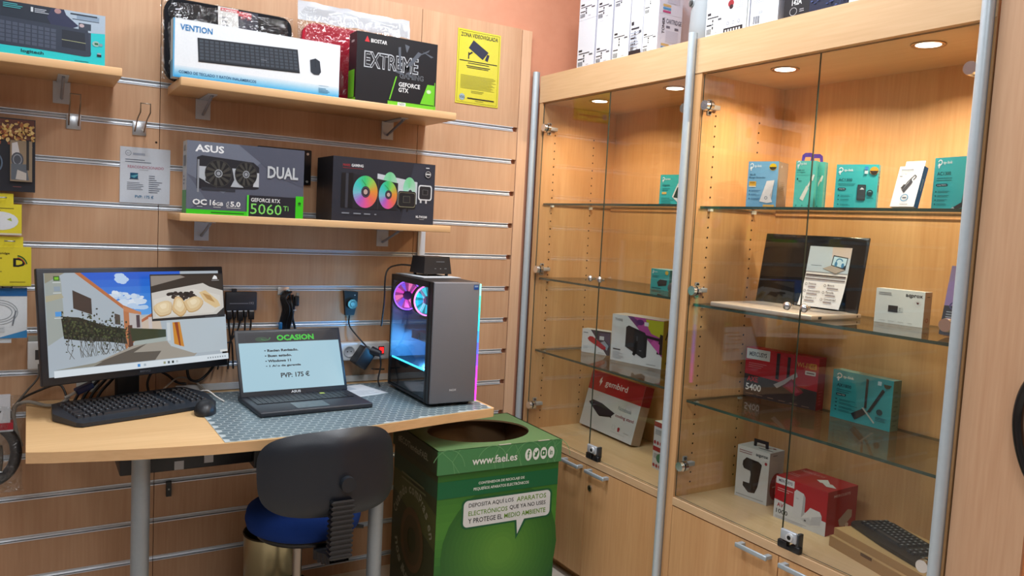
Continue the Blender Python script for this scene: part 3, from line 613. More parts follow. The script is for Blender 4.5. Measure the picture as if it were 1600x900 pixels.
t = thing('volume_remote', 'black wired volume remote with a round dial on the wall', 'remote', (1.012, -.02, .992))
MB().add([(x, y, z) for y in (0, .016) for x, z in ((-.018, 0), (.014, 0), (.026, .05), (.026, .086), (-.027, .09))], [(0, 1, 2, 3, 4), (9, 8, 7, 6, 5)]+[(i, i+5, (i+1) % 5+5, (i+1) % 5) for i in range(5)], (22, 22, 26)).build('body', 'plastic', t)
MB().cyl((.003, -.0002, .042), (.003, -.012, .042), .02, .018, 24, (44, 52, 66)).cyl((.003, -.0122, .042), (.003, -.014, .042), .01, .009, 20, (40, 60, 100)).build('dial', 'gloss', t)
MB().cyl((.014, -.0002, .074), (.014, -.0015, .074), .0022, n=8, col=(220, 220, 220)).build('indicator', 'gloss', t)
MB().tube([(-.002, .006, .002), (0, .006, -.04), (.028, -.03, -.085), (.045, -.04, -.105), (.05, -.045, -.112)], .003, 8, (20, 20, 24)).build('wire', 'plastic', t)
t = thing('power_strip', 'white power strip with a red lit switch behind the computer tower', 'power strip', (.93, -.04, .826))
MB().rbox(0, 0, 0, .235, .037, .066, .006, (208, 210, 212), seg=3).build('strip_body', 'plastic', t)
for x in (.075, .14):
    MB().lathe([(.021, 0), (.021, -.0016), (.0185, -.0016), (.0175, 0), (0, 0)], (0, 0, 0), 24, (172, 174, 178), M=Matrix.Translation((x, -.0006, .034)) @ Matrix.Rotation(pi/2, 4, 'X') @ Matrix.Rotation(pi, 4, 'X')).cyl((x-.007, .004, .034), (x-.007, -.0008, .034), .0025, n=8, col=(30, 30, 30)).cyl((x+.007, .004, .034), (x+.007, -.0008, .034), .0025, n=8, col=(30, 30, 30)).build('outlet', 'plastic', t)
MB().box(.188, -.003, .02, .21, 0, .05, (40, 16, 16)).build('switch_frame', 'plastic', t); MB().box(.191, -.006, .024, .207, -.003, .046, (230, 26, 26)).build('switch', 'led', t)
t = thing('power_adapter', 'black power adapter hanging from the white power strip', 'adapter', (1.05, -.075, .85), 0)
MB().rbox(-.027, -.03, -.045, .025, .03, .028, .006, (20, 20, 24), seg=3, M=Matrix.Rotation(RD(35), 4, 'Y')).build('body', 'plastic', t)
MB().cyl((.02, -.02, .02), (.045, -.045, .012), .017, .012, 14, (18, 18, 22)).build('plug', 'plastic', t)
MB().tube([(.042, -.045, .01), (.045, -.05, -.03), (.035, -.055, -.08), (.04, -.06, -.105)], .003, 8, (16, 16, 20)).tube([(.02, -.03, -.045), (.05, .01, -.055), (.09, .025, -.06)], .003, 8, (16, 16, 20)).build('wire', 'plastic', t)
s = MB().box(0, -.004, 0, .03, 0, .54, (216, 222, 232)).build('cable_cover', 'plastic'); s.location = (1.277, -.0025, .77); tag(s, 'white vertical cable cover below the lower shelf', 'cable cover')
s = MB().box(0, -.012, 0, .9, 0, .022, (206, 208, 208)).build('cable_trunking', 'plastic'); s.location = (.42, -.0035, .7425); tag(s, 'white cable trunking along the back edge of the desk', 'cable trunking')
s = MB().box(-.008, -.012, -.025, .008, 0, .025, (18, 18, 20)).cyl((0, -.0122, 0), (0, -.013, 0), .003, n=8, col=(180, 180, 180)).build('wall_clip', 'plastic'); s.location = (.404, -.0005, .415); tag(s, 'small black clip on the slat wall below the desk', 'clip')
# ================================================================ on the desk
DZ = .7422
# monitor
t = thing('monitor', 'black monitor showing a street photo on the left of the desk', 'monitor', (.294, -.166, .7402), 20.75)
hs = MB().rbox(-.2675, 0, -.154, .2675, .016, .154, .003, (30, 31, 37)).rbox(-.2, .016, -.11, .2, .045, .11, .012, (26, 27, 32)).build('housing', 'plastic', t, (0, 0, .263), (-RD(8), 0, 0)); hs.scale = (1.0654,)*3
p = Pr((-.2505, 0, -.132), (1, 0, 0), (0, 0, 1), (0, -1, 0), .501, .273, start=.0006)
sky = '2f80d8'
p.r(0, 0, 1, 1, 'a9b4bd')
for i in range(6): p.r(.15, .55+.075*i, .75, .55+.075*(i+1), [int(a+(b-a)*i/5) for a, b in zip((96, 160, 228), (24, 92, 205))])
rnd = random.Random(2)
for k in range(46):
    x = rnd.uniform(.34, .52); y = .66+rnd.uniform(-.05, .12)*(1.2-(x-.34)*3); p.e(x, y, rnd.uniform(.012, .035), rnd.uniform(.012, .03), rnd.choice(['d8e2ee', 'c8d8ea', 'b4cce8']), 9)
for k in range(12): p.e(.4+rnd.uniform(-.02, .025), .95+rnd.uniform(-.05, .04), .022, .025, 'b8d0ee', 9)
p.p([(0, 0), (0, 1), (.18, 1), (.4, .64), (.4, .3), (.2, .12)], 'a6b2bc').p([(0, .3), (0, 1), (.08, .95), (.09, .4)], '9aa29e')
p.p([(.15, 1), (.18, 1), (.4, .66), (.4, .62)], 'b46c40').p([(0, .9), (.1, 1), (.0, 1)], '8e8a78').p([(.0, .78), (.08, .8), (.09, .76), (0, .72)], 'a8a48c')
p.p([(.135, .83), (.23, .74), (.23, .58), (.135, .65)], '3e3430').p([(.35, .58), (.38, .56), (.38, .46), (.35, .47)], '4c4440')
p.p([(.4, .66), (.47, .6), (.47, .3), (.4, .2)], 'b4744c').p([(.4, .64), (.5, .58), (.5, .55), (.4, .6)], 'c08058').p([(.43, .58), (.5, .55), (.52, .4), (.5, .3), (.43, .3)], 'b8b4b4').r(.47, .42, .49, .55, '4a3c44').p([(.5, .52), (.6, .58), (.62, .36), (.5, .36)], 'c8b8a8').p([(.5, .5), (.6, .6), (.6, .56), (.5, .47)], 'b06848').r(.54, .36, .56, .52, 'c8c0c0').r(.42, .22, .445, .45, '54362c')
p.p([(.07, .58), (.16, .56), (.3, .46), (.4, .42), (.41, .26), (.3, .3), (.2, .32), (.08, .36)], '25281f').p([(.43, .42), (.64, .38), (.64, .3), (.44, .28)], '343c28').p([(.45, .28), (.64, .3), (.64, .26), (.45, .2)], 'a2aca8')
for k in range(420):
    x = rnd.uniform(.07, .41); y = .47-(x-.07)*.32+rnd.gauss(0, .075); p.e(x, y, rnd.uniform(.002, .008), rnd.uniform(.004, .014), rnd.choice(['333628', '262a20', '3e4630', '2a2c26', '4a5434']), 5)
for k in range(34):
    x = rnd.uniform(.08, .39); p.line([(x, .38-.2*(x-.09)), (x+rnd.uniform(-.02, .02), .25), (x+rnd.uniform(-.03, .03), .16+.1*(x-.09))], .0013, '4a4a44')
p.p([(.16, .07), (.42, .24), (.62, .26), (.8, .1), (.78, .07)], '9c968c').p([(.16, .07), (.4, .2), (.5, .25), (.42, .17), (.58, .16), (.54, .07)], '5a554e').p([(0, .07), (.2, .07), (.25, .11), (0, .07)], '8a8a80')
p.p([(.62, .5), (1, .5), (1, .1), (.78, .1), (.64, .2), (.62, .25)], 'b2bec6').p([(.655, .45), (.7, .45), (.72, .18), (.69, .2), (.66, .22)], 'c88428').p([(.668, .45), (.688, .45), (.7, .19), (.69, .2)], '8c3c1c').r(.62, .26, .64, .45, 'c4ccd0')
p.r(.535, .475, .995, .965, '1a1a1e').p([(.54, .5), (.54, .95), (.99, .95), (.99, .5)], '2c2724').p([(.54, .84), (.75, .93), (.72, .95), (.54, .95)], '8c847c').p([(.54, .5), (.54, .77), (.6, .79), (.86, .86), (.9, .82), (.99, .77), (.99, .58), (.94, .51)], 'c9c5be').p([(.56, .52), (.55, .7), (.8, .8), (.97, .72), (.97, .6), (.92, .53)], 'd4d0c8')
for k in range(40): p.e(.73+rnd.uniform(-.09, .08), .725+rnd.uniform(-.035, .04)+0, .014, .018, rnd.choice(['1e1a1a', '2a2222', '141214']), 7)
for x, y, a, b, q in ((.605, .6, .055, .09, 'd8c098'), (.7, .615, .045, .1, 'd4b484'), (.79, .63, .06, .085, 'd6ba8c')): [p.p([(x+a*m*(1+.13*sin(3*g+x*40))*cos(g), y+b*m*(1+.16*cos(2*g+x*30))*sin(g)+dy) for g in [2*pi*i/18 for i in range(18)]], cc) for m, dy, cc in ((1, 0, 'b8935c'), (.95, .006, q), (.68, .016, 'e0cba4'), (.36, .028, 'ead9b8'))]
p.p([(.83, .76), (.87, .78), (.95, .66), (.965, .6), (.93, .58), (.86, .66)], 'd8bc8c').p([(.85, .75), (.9, .72), (.93, .64), (.88, .68)], 'b48c54').p([(.92, .9), (.955, .9), (.95, .93), (.935, .945), (.925, .92)], 'e8e8e8').r(.915, .885, .965, .889, 'c8c8c8').g(.86, .485, .97, .492, 1, '6a6a6e')
p.r(0, 0, 1, .065, 'd5dfe6').r(.435, .018, .45, .048, '3a88d0')
for x, q in ((.47, 'a8b8c4'), (.585, '989c7c'), (.61, '4a5660'), (.635, '283430'), (.66, 'b8c0c4')): p.r(x, .02, x+.013, .045, q)
for k in range(8): p.r(.86+.016*k, .024, .868+.016*k, .04, '8a949c')
for y, q in ((.92, '2c5a24'), (.82, '8a9aa8'), (.58, '4a94d8')): p.r(.02, y, .05, y+.045, q).r(.015, y-.02, .055, y-.012, 'c8d0d0')
p.r(.025, .93, .045, .955, '76b82c').r(.945, .085, .995, .11, 'd8dcdc')
p.build('display', 'screen', hs)
lg = Pr((-.2505, 0, -.154), (1, 0, 0), (0, 0, 1), (0, -1, 0), .501, .022); lg.t('BENQ', .48, .35, .54, .65, '7a7e86'); lg.build('maker_mark', 'card', hs)
MB().rbox(-.035, .07, .01, .035, .09, .26, .004, (24, 25, 29)).build('neck', 'plastic', t); MB().rbox(-.06, .074, .0006, .06, .13, .014, .005, (24, 25, 29)).build('stand_base', 'plastic', t)
# keyboard
def keyboard(name, label, loc, rz, w, d, rows, cols, slope, lip, tilt=0, col=(34, 41, 50)):
    t = thing(name, label, 'keyboard', loc, rz, tilt)
    b = MB(); pl = [(.012, 0), (w*.5, -.006), (w-.012, 0), (w, .014), (w+lip, d*.55), (w-.006, d-.01), (w-.03, d), (.03, d), (.006, d-.01), (-lip, d*.55), (0, .014)]
    b.prism(pl, 0, .01, col); b.v = [(x, y, z+(slope*y if z > .005 else 0)) for x, y, z in b.v]; b.build('keyboard_body', 'plastic', t)
    k = MB(); rnd = random.Random(5); kw = (w-.03)/cols; y0 = d*.2; kd = (d*.9-y0)/rows
    lg = MB()
    for r in range(rows):
        i = 0
        while i < cols:
            wd = 6 if (r == 0 and i == 4) else (2 if (r in (1, 2) and i == 0) else 1)
            if i == int(cols*.7) or i == int(cols*.83): i += 1; continue
            x0 = .015+i*kw+.001; x1 = .015+(i+wd)*kw-.001; a = y0+r*kd+.0012; c = y0+(r+1)*kd-.0012; z = .0102+slope*(a+c)/2; s_ = .0025
            k.add([(x0, a, z-.002), (x1, a, z-.002), (x1, c, z-.002), (x0, c, z-.002), (x0+s_, a+s_, z+.006), (x1-s_, a+s_, z+.006), (x1-s_, c-s_*.6, z+.006), (x0+s_, c-s_*.6, z+.006)], [(4, 5, 6, 7), (0, 1, 5, 4), (1, 2, 6, 5), (2, 3, 7, 6), (3, 0, 4, 7)], (34, 38, 45))
            if wd == 1: lg.add([(x0+.004, a+.005, z+.0063), (x0+.009, a+.005, z+.0063), (x0+.009, a+.0095, z+.0063), (x0+.004, a+.0095, z+.0063)], [(0, 1, 2, 3)], (150, 160, 170))
            i += wd
    ko = k.build('keys', 'plastic', t, kind='stuff'); lg.build('key_legends', 'card', ko, kind='stuff'); return t
kb = keyboard('keyboard', 'dark blue-grey keyboard lying in front of the monitor', (.118, -.381, .7423), 19.3, .415, .205, 6, 22, .09, .022)
MB().rbox(.03, .2055, .0, .06, .218, .014, .004, (20, 20, 24)).build('cable_strain_relief', 'plastic', kb)
# mouse
t = thing('computer_mouse', 'small black mouse at the left edge of the desk mat', 'mouse', (.457, -.318, .7422), -12)
MB().lathe([(1, 0), (1.02, .006), (.97, .016), (.82, .027), (.55, .0345), (.25, .0375), (0, .038)], n=28, col=(30, 33, 38), sx=.031, sy=.052).build('shell', 'plastic', t)
MB().box(-.0008, .012, .0, .0008, .051, .0335, (8, 8, 10)).cyl((-.003, .03, .027), (.003, .03, .027), .009, n=14, col=(60, 62, 66)).build('scroll_wheel', 'plastic', t)
# open laptop
t = thing('laptop', 'open dark laptop on the desk mat with a screen reading OCASION', 'laptop', (.59, -.441, DZ), 3)
bs = MB().rbox(0, 0, .001, .362, .245, .0165, .004, (44, 48, 56)).build('base', 'plastic', t)
k = MB().box(.02, .105, .0167, .342, .212, .0171, (24, 26, 31))
for r in range(6):
    for i in range(18):
        if r == 0 and 5 <= i < 10 and i != 5: continue
        x0 = .022+i*.0177; k.box(x0+.001, .106+r*.0175, .0172, x0+(.0177*5 if r == 0 and i == 5 else .0177)-.001, .106+(r+1)*.0175-.0018, .0186, (170, 190, 90) if (r, i) == (4, 13) else (34, 37, 43))
k.build('keys', 'plastic', bs, kind='stuff'); MB().box(.12, .018, .0166, .225, .092, .0169, (40, 44, 51)).build('touchpad', 'gloss', bs)
sc = MB().rbox(0, 0, 0, .362, .007, .226, .003, (36, 38, 44)).build('lid', 'plastic', t, (0, .208, .0165), (-RD(25), 0, 0))
p = Pr((.01, 0, .018), (1, 0, 0), (0, 0, 1), (0, -1, 0), .342, .198, start=.0006)
p.r(0, 0, 1, 1, 'a6ccdc').r(0, .82, 1, 1, '23262e').r(.06, .83, .96, .975, '31353f').r(.062, .835, .958, .97, '20232b').e(.22, .88, .06, .04, '2c4a34').ring(.26, .9, .05, .045, .25, '3a7a44', 16, 200, 370)
p.t('OCASION', .37, .845, .745, .945, '3ec83c', .04, mat=0)
for i, s_ in enumerate(('• Recien Revisado.', '• Buen estado.', '• Windows 11', '• 1 Año de garantia')): p.t(s_, .235, .655-.09*i, .235+(.335, .265, .25, .345)[i], .7-.09*i, '28323a', .05)
p.t('PVP: 175 €', .37, .2, .655, .29, '28323a', .03)
p.build('display', 'screen', sc)
q = Pr((0, 0, 0), (1, 0, 0), (0, 0, 1), (0, -1, 0), .362, .018); q.t('ASUS', .455, .3, .545, .75, 'd8dce0', .03); q.build('maker_mark', 'card', sc)
MB().cyl((.04, .212, .013), (.32, .212, .013), .006, n=12, col=(24, 25, 29)).build('hinge', 'plastic', t)
# papers behind the laptop
for i, (x, y, rz, lb) in enumerate(((.964, -.268, 14, 'white printed sheet on the desk mat behind the laptop'),)):
    s = MB().box(0, 0, 0, .12, .17, .0015, (214, 220, 226)).build('paper_sheet', 'paper'); s.location = (x, y, DZ+.0003); s.rotation_euler = (0, 0, RD(rz)); tag(s, lb, 'paper')
    q = Pr((0, 0, .0015), (1, 0, 0), (0, 1, 0), (0, 0, 1), .12, .17, start=.0002); q.g(.1, .1, .9, .5, 7, 'a8b4c0', .3).r(.1, .6, .5, .9, 'b8c4d0'); q.build('sheet_print', 'paper', s)
# computer tower
t = thing('computer_tower', 'black computer tower with glowing fans behind its glass side', 'computer', (1.117, -.487, DZ), -1)
w, d, h = .179, .357, .413; K = (24, 25, 30)
MB().rbox(.004, 0, .012, w-.008, .028, h, .003, (112, 112, 118)).build('front_panel', 'plastic', t)
MB().box(.0, .006, .012, .0038, .03, h, (20, 20, 24)).build('front_edge', 'plastic', t)
tp = MB().box(0, .028, h-.01, w, d, h, (38, 39, 44)).build('top_panel', 'plastic', t)
MB().box(w-.006, .028, .012, w, d, h-.01, K).build('side_panel', 'plastic', t); MB().box(.006, d-.006, .02, w-.006, d, h-.01, (70, 82, 104)).build('rear_panel', 'plastic', t)
MB().box(0, .028, .012, w, d, .02, K).build('bottom_panel', 'plastic', t)
MB().box(.008, .03, .02, w-.0065, d-.007, .112, (26, 28, 34)).build('power_supply_shroud', 'plastic', t)
bd = MB().box(w-.014, .05, .118, w-.0065, d-.02, h-.03, (60, 84, 130)).build('mainboard', 'gloss', t)
MB().box(.07, .1, .19, w-.0145, .31, .212, (60, 66, 80)).box(.066, .1, .186, .07, .31, .216, (90, 96, 110)).build('graphics_card', 'plastic', t)
for y in (.15, .25): MB().cyl((.0655, y, .201), (.063, y, .201), .013, n=16, col=(60, 70, 90)).build('card_fan', 'plastic', t)
MB().box(.06, .175, .27, w-.015, .235, .385, (44, 42, 46)).build('heatsink', 'metal', t)
def fan(x, y, z, r, c_in, c_rim, c_hub, nm):
    f = MB().lathe([(r, 0), (r*1.06, 0), (r*1.06, .02), (r, .02), (r, 0)], n=32, col=(18, 18, 22), M=Matrix.Translation((x, y, z)) @ Matrix.Rotation(-pi/2, 4, 'X')).build(nm, 'plastic', t)
    M = Matrix.Translation((x, y-.001, z)) @ Matrix.Rotation(pi/2, 4, 'X')
    e = MB().lathe([(r*.93, 0), (r*1.02, 0)], n=40, col=c_rim, M=M)
    e.build('light_ring', 'led', f)
    b = MB()
    for k in range(9):
        a = 2*pi*k/9; q = [(r*.28*cos(a), r*.28*sin(a), -.004), (r*.9*cos(a+.15), r*.9*sin(a+.15), -.006), (r*.9*cos(a+.78), r*.9*sin(a+.78), .003), (r*.28*cos(a+.6), r*.28*sin(a+.6), .003)]
        b.add([(u, v, ww-.006) for u, v, ww in q], [(0, 1, 2, 3)], c_in[k % len(c_in)], M=M)
    b.lathe([(0, -.009), (r*.92, -.009)], n=30, col=[q*.62 for q in c_in[0]], M=M)
    b.build('blades', 'fan', f); MB().cyl((x, y-.004, z), (x, y+.012, z), r*.3, n=20, col=c_hub).build('hub', 'plastic', f)
fan(.034, .11, .342, .052, [(40, 190, 215), (30, 160, 210), (60, 205, 220)], (255, 120, 215), (30, 70, 100), 'cooler_fan')
fan(.056, .34, .336, .053, [(225, 70, 190), (235, 110, 170), (120, 80, 220)], (150, 90, 255), (60, 30, 70), 'rear_fan')
MB().box(.0045, .03, .1125, .0085, .34, .1175, (70, 215, 255)).build('light_strip', 'led', t)
g = MB().box(.0, .03, .022, .003, d-.002, h-.012); g.build('glass_side', 'glass_pc', t)
for a in ((-.001, .028, .012, .0036, .04, h), (-.001, d-.014, .012, .0036, d, h), (-.001, .028, h-.02, .0036, d, h)): MB().box(*a, (20, 20, 24)).build('frame_edge', 'plastic', t)
for k, lc in enumerate([(120, 200, 180), (60, 200, 150), (40, 190, 170), (40, 170, 190), (40, 120, 220), (70, 80, 235), (120, 60, 235), (190, 50, 225), (235, 50, 210), (240, 50, 190)]):
    z1 = h-.004-.0395*k; MB().box(w-.0075, -.0005, z1-.0395, w-.0035, .012, z1, lc).build('front_light_segment', 'led', t)
q = Pr((.004, 0, .012), (1, 0, 0), (0, 0, 1), (0, -1, 0), .167, .4, start=.0005); q.t('NOX', .42, .1, .57, .118, 'd8dce2', .02).r(.86, .945, .965, .985, '2458a8').r(.875, .965, .95, .978, '9ab8e0'); q.build('maker_mark', 'card', t)
for x in (.02, w-.045):
    for y in (.02, d-.06): MB().rbox(x, y, 0, x+.025, y+.04, .012, .003, (16, 16, 18)).build('foot', 'plastic', t)
for loc_, c_, e_ in (((.09, .2, .15), (.1, .5, 1), 6), ((.03, .06, .25), (.2, .8, 1), 1.0), ((.05, .3, .3), (.9, .3, 1), .25)):
    L = bpy.data.lights.new('case_light', 'POINT'); L.energy = e_; L.color = c_; L.shadow_soft_size = .02; lo = bpy.data.objects.new('case_light', L); lo.parent = t; lo.location = loc_; COL.objects.link(lo)
s = MB().box(0, 0, 0, .15, .21, .002, (200, 206, 214)).build('paper_sheet', 'paper'); s.location = (1.16, -.32, DZ+h+.0004); s.rotation_euler = (0, 0, RD(4)); tag(s, 'white sheet on top of the computer tower under the black dock', 'paper')
t = thing('drive_dock', 'small black drive dock on top of the computer tower', 'dock', (1.186, -.265, DZ+h+.0026), 6)
b = MB(); b.add([(0, 0, .008), (.115, 0, .008), (.115, .1, .008), (0, .1, .008), (.006, .008, .068), (.109, .008, .068), (.109, .092, .068), (.006, .092, .068)], [(0, 1, 5, 4), (1, 2, 6, 5), (2, 3, 7, 6), (3, 0, 4, 7), (4, 5, 6, 7), (3, 2, 1, 0)], (28, 29, 34)); b.build('body', 'plastic', t)
b = MB().box(.02, .035, .0682, .095, .06, .0686, (10, 10, 12)); b.build('drive_slot', 'plastic', t)
for x in (.012, .098):
    for y in (.01, .085): MB().box(x, y, 0, x+.008, y+.008, .009, (14, 14, 16)).build('foot', 'plastic', t)
q = Pr((0, .0, .008), (1, 0, 0), (0, .13, 1), (0, -1, 0), .115, .06); q.g(.45, .7, .75, .76, 1, '7a7e88', .6, 1).r(.38, .3, .44, .33, '8a8e94').e(.6, .31, .02, .03, '8a8e94').r(.74, .3, .82, .33, '8a8e94'); q.build('print', 'card', t)
MB().tube([(.02, .1, .03), (-.03, .13, .03), (-.083, .12, .005), (-.093, .11, -.1), (-.09, .13, -.19)], .003, 8, (16, 16, 20)).build('wire', 'plastic', t)
# under the desk
t = thing('under_desk_unit', 'black unit with two white labels mounted under the desk', 'device', (.225, -.34, .57))
MB().rbox(0, 0, .01, .37, .16, .1418, .004, (18, 18, 22)).build('body', 'plastic', t); MB().rbox(.37, -.02, -.005, .56, .16, .1418, .004, (15, 15, 18)).build('second_body', 'plastic', t); MB().rbox(-.03, .02, .07, .0, .1, .1418, .003, (18, 18, 22)).build('end_cap', 'plastic', t)
for x, z in ((.145, .012), (.228, .024)): MB().box(x, -.001, z, x+.026, 0, z+.026, (206, 210, 218)).build('label', 'paper', t)
# cables around the monitor
def cable(label, pts, r, col, name='cable', mat='plastic'):
    o = MB().tube(pts, r, 8, col, sub=6).build(name, mat); tag(o, label, 'cable'); return o
cable('thick grey cable curling over the back left corner of the desk', [(.105, -.158, .782), (.085, -.155, .762), (.05, -.11, .748), (.0, -.06, .752), (-.032, -.032, .73), (-.03, -.028, .67), (-.014, -.03, .61)], .0055, (150, 146, 138))
cable('thin black cable arching behind the grey cable at the desk corner', [(.11, -.11, .7455), (.105, -.06, .752), (.085, -.02, .79), (.03, -.016, .775), (-.022, -.013, .745), (-.042, -.013, .7), (-.028, -.013, .62)], .0035, (30, 24, 22))
cable('grey cable running down from the wall socket', [(.03, -.032, .86), (.028, -.034, .82), (.0, -.03, .78), (-.03, -.03, .74)], .003, (90, 86, 82))
cable('black cable looping from the monitor to the splitter', [(.46, -.035, .9), (.45, -.04, .82), (.465, -.038, .785), (.5, -.034, .79), (.545, -.03, .85), (.56, -.025, .95)], .0045, (18, 18, 22))
cable('black cable looping beside the monitor neck', [(.335, -.05, .747), (.33, -.045, .79), (.35, -.04, .825), (.385, -.033, .81), (.42, -.027, .78), (.45, -.025, .772)], .004, (20, 20, 24))
cable('beige cable lying behind the keyboard', [(.36, -.06, .747), (.39, -.045, .775), (.43, -.03, .796), (.48, -.028, .776), (.51, -.05, .747)], .003, (170, 160, 148))
cable('white cable end poking out behind the keyboard corner', [(.475, -.09, .757), (.5, -.12, .765), (.52, -.16, .752), (.535, -.2, .7455)], .0025, (214, 210, 204))
for i, (x, y) in enumerate(((.14, -.13), (.16, -.128), (.18, -.126), (.2, -.124))):
    cable(('first', 'second', 'third', 'fourth')[i]+' black cable from the left in the tangle behind the monitor foot', [(x-.02, y+.04, .7475), (x-.005, y+.045, .775), (x+.02, y+.06, .8), (x+.045, y+.08, .825), (x+.07, y+.09, .86)], .0045, (20, 20, 25))
t = thing('video_plug', 'blue video plug on a cable behind the left of the monitor', 'plug', (.14, -.155, .8), 20)
MB().rbox(-.02, -.012, -.008, .03, .012, .012, .004, (36, 44, 84), M=Matrix.Rotation(RD(-20), 4, 'Y')).build('plug_body', 'plastic', t); MB().cyl((-.02, 0, -.006), (-.05, 0, -.018), .005, .004, 10, (180, 176, 168)).build('cable_end', 'plastic', t)
cable('brown-black cable hanging below the left end of the desk', [(.05, -.05, .7), (.06, -.05, .62), (.1, -.05, .585), (.16, -.06, .6), (.17, -.12, .625), (.185, -.2, .65)], .004, (42, 26, 22))
s = MB().rbox(-.03, 0, 0, .03, .035, .04, .004, (210, 212, 206)).build('wall_outlet_box', 'plastic'); s.location = (.16, -.04, .765); tag(s, 'pale outlet box on the wall behind the monitor foot', 'outlet')
# ================================================================ chair
t = thing('office_chair', 'dark office chair with a blue seat pushed under the desk', 'chair', (.7, -.5, 0))
b = MB(); nu, nv = 25, 17; w, h = .195, .122
def sq(a, b_, n=3.6):
    r = (abs(a)**n+abs(b_)**n)**(1/n) if a or b_ else 0; m = max(abs(a), abs(b_)); return (a*m/r, b_*m/r) if r else (0, 0)
def bp(u, v, side):
    x, z = sq(u, v); e = max(abs(u), abs(v)); th = .022*(1-e**6)
    bulge = .012*math.exp(-((u-.12)/.3)**2)*(1 if v < .9 else .4)
    y = (-th-bulge*(1-e**8) if side == 0 else th)-.03*(1-x*x)*0+.035*(x*x)
    return (x*w+.014-.008*v, y-.235, .648+z*h+.008*z*x)
for side in (0, 1):
    vs = [bp(-1+2*i/(nu-1), -1+2*j/(nv-1), side) for j in range(nv) for i in range(nu)]
    b.add(vs, [(j*nu+i, j*nu+i+1, (j+1)*nu+i+1, (j+1)*nu+i) for j in range(nv-1) for i in range(nu-1)], (26, 31, 40), 0, True)
b.build('backrest', 'plastic', t)
MB().cyl((.045, -.262, .627), (.045, -.285, .627), .022, .0205, 24, (26, 30, 37)).build('knob', 'plastic', t)
b = MB(); pts = []
for k in range(17):
    f = k/16; z = .585-.165*min(f/.75, 1); y = -.268
    if f > .75: g = (f-.75)/.25; z = .42-.03*sin(g*pi/2); y = -.268+.13*g
    pts.append((y, z))
for k in range(16):
    (y0, z0), (y1, z1) = pts[k], pts[k+1]; d = Vector((0, y1-y0, z1-z0)); dn = d.normalized(); nrm = Vector((0, dn.z, -dn.y))
    r = [(-.031, -.014), (.031, -.014), (.031, .014), (-.031, .014)]
    c0 = Vector((.032-.004*k/16, y0, z0)); ring = []
    for f, s_ in ((0, .86), (.35, 1.06), (.65, 1.06), (1, .86)): ring.append([c0+d*f+Vector((a*s_, 0, 0))+nrm*(q*s_) for a, q in r])
    vs = [v for rr in ring for v in rr]
    b.add(vs, [(m*4+i, m*4+(i+1) % 4, m*4+4+(i+1) % 4, m*4+4+i) for m in range(3) for i in range(4)], (17, 18, 22))
b.build('bellows', 'plastic', t)
MB().box(.012, -.276, .415, .048, -.262, .58, (20, 20, 24)).box(.012, -.2, .386, .048, -.02, .397, (20, 20, 24)).build('back_strut', 'metal', t)
b = MB().lathe([(0, 0), (.85, 0), (.97, .012), (1.0, .035), (.97, .06), (.85, .075), (.5, .082), (0, .083)], (.015, .01, .415), 40, (24, 52, 118), sx=.17, sy=.17); b.build('seat', 'fabric', t)
MB().lathe([(0, 0), (.8, 0), (.86, .018), (0, .019)], (.015, .01, .398), 30, (20, 20, 24), sx=.17, sy=.17).build('seat_shell', 'plastic', t)
MB().cyl((0, .015, .1), (0, .015, .25), .025, n=20, col=(24, 24, 28)).cyl((0, .015, .25), (0, .015, .4), .014, n=20, col=(150, 140, 130)).build('column', 'metal', t)
MB().tube([(.1, .015, .39), (.17, .0, .39), (.2, -.01, .388)], .006, 8, (18, 18, 22)).build('lever', 'plastic', t)
for k in range(5):
    a = 2*pi*k/5+RD(54); lg = MB().tube([(0, .015, .1), (.12*cos(a), .015+.12*sin(a), .085), (.22*cos(a), .015+.22*sin(a), .06)], .015, 10, (24, 24, 28)).build('leg', 'plastic', t)
    x, y = .22*cos(a), .015+.22*sin(a); MB().cyl((x-.014*sin(a), y+.014*cos(a), .025), (x+.014*sin(a), y-.014*cos(a), .025), .025, n=18, col=(18, 18, 20)).build('caster', 'plastic', lg)
# waste bin
t = thing('waste_bin', 'brass-coloured metal waste bin on the floor behind the chair', 'bin', (.7, -.215, 0))
MB().lathe([(0, .002), (.085, .002), (.09, .006), (.095, .3)], n=40, col=(186, 176, 140)).lathe([(.095, .3), (.0935, .302), (.092, .3), (.088, .01), (0, .008)], n=40, col=(70, 64, 50)).build('bin_body', 'metal', t)
MB().lathe([(.0955, .296), (.0975, .3), (.0955, .304), (.0925, .301)], n=40, col=(60, 56, 48)).build('rim', 'metal', t)
# ================================================================ recycling container
t = thing('recycling_box', 'green cardboard recycling box with a round opening beside the desk', 'recycling box', (1.108, -.598, 0), -2.2)
w, d, h = .452, .378, .63; BR = (150, 118, 84); SD = (54, 56, 34)
MB().box(0, 0, 0, w, .004, h-.01, (72, 150, 60), cols=dict(b=BR)).box(0, d-.004, 0, w, d, h-.01, (62, 110, 60), cols=dict(f=BR)).box(0, .004, 0, .004, d-.004, h-.01, (66, 72, 44), cols=dict(r=BR)).box(w-.004, .004, 0, w, d-.004, h-.01, (80, 130, 70), cols=dict(l=BR)).box(.004, .004, .002, w-.004, d-.004, .006, (120, 96, 70)).build('carton', 'card', t)  # left wall: brown-green print, with the shadow on that side mixed into its colour
b = MB(); o = .006; N = 48; hc = (w*.52, d*.5); hr = (.185, .148)
out = []
for k in range(N):
    a = 2*pi*k/N; c_, s_ = cos(a), sin(a); sc_ = min((w/2+o)/abs(c_) if abs(c_) > 1e-6 else 9, (d/2+o)/abs(s_) if abs(s_) > 1e-6 else 9); out.append((w/2+c_*sc_, d/2+s_*sc_, h))
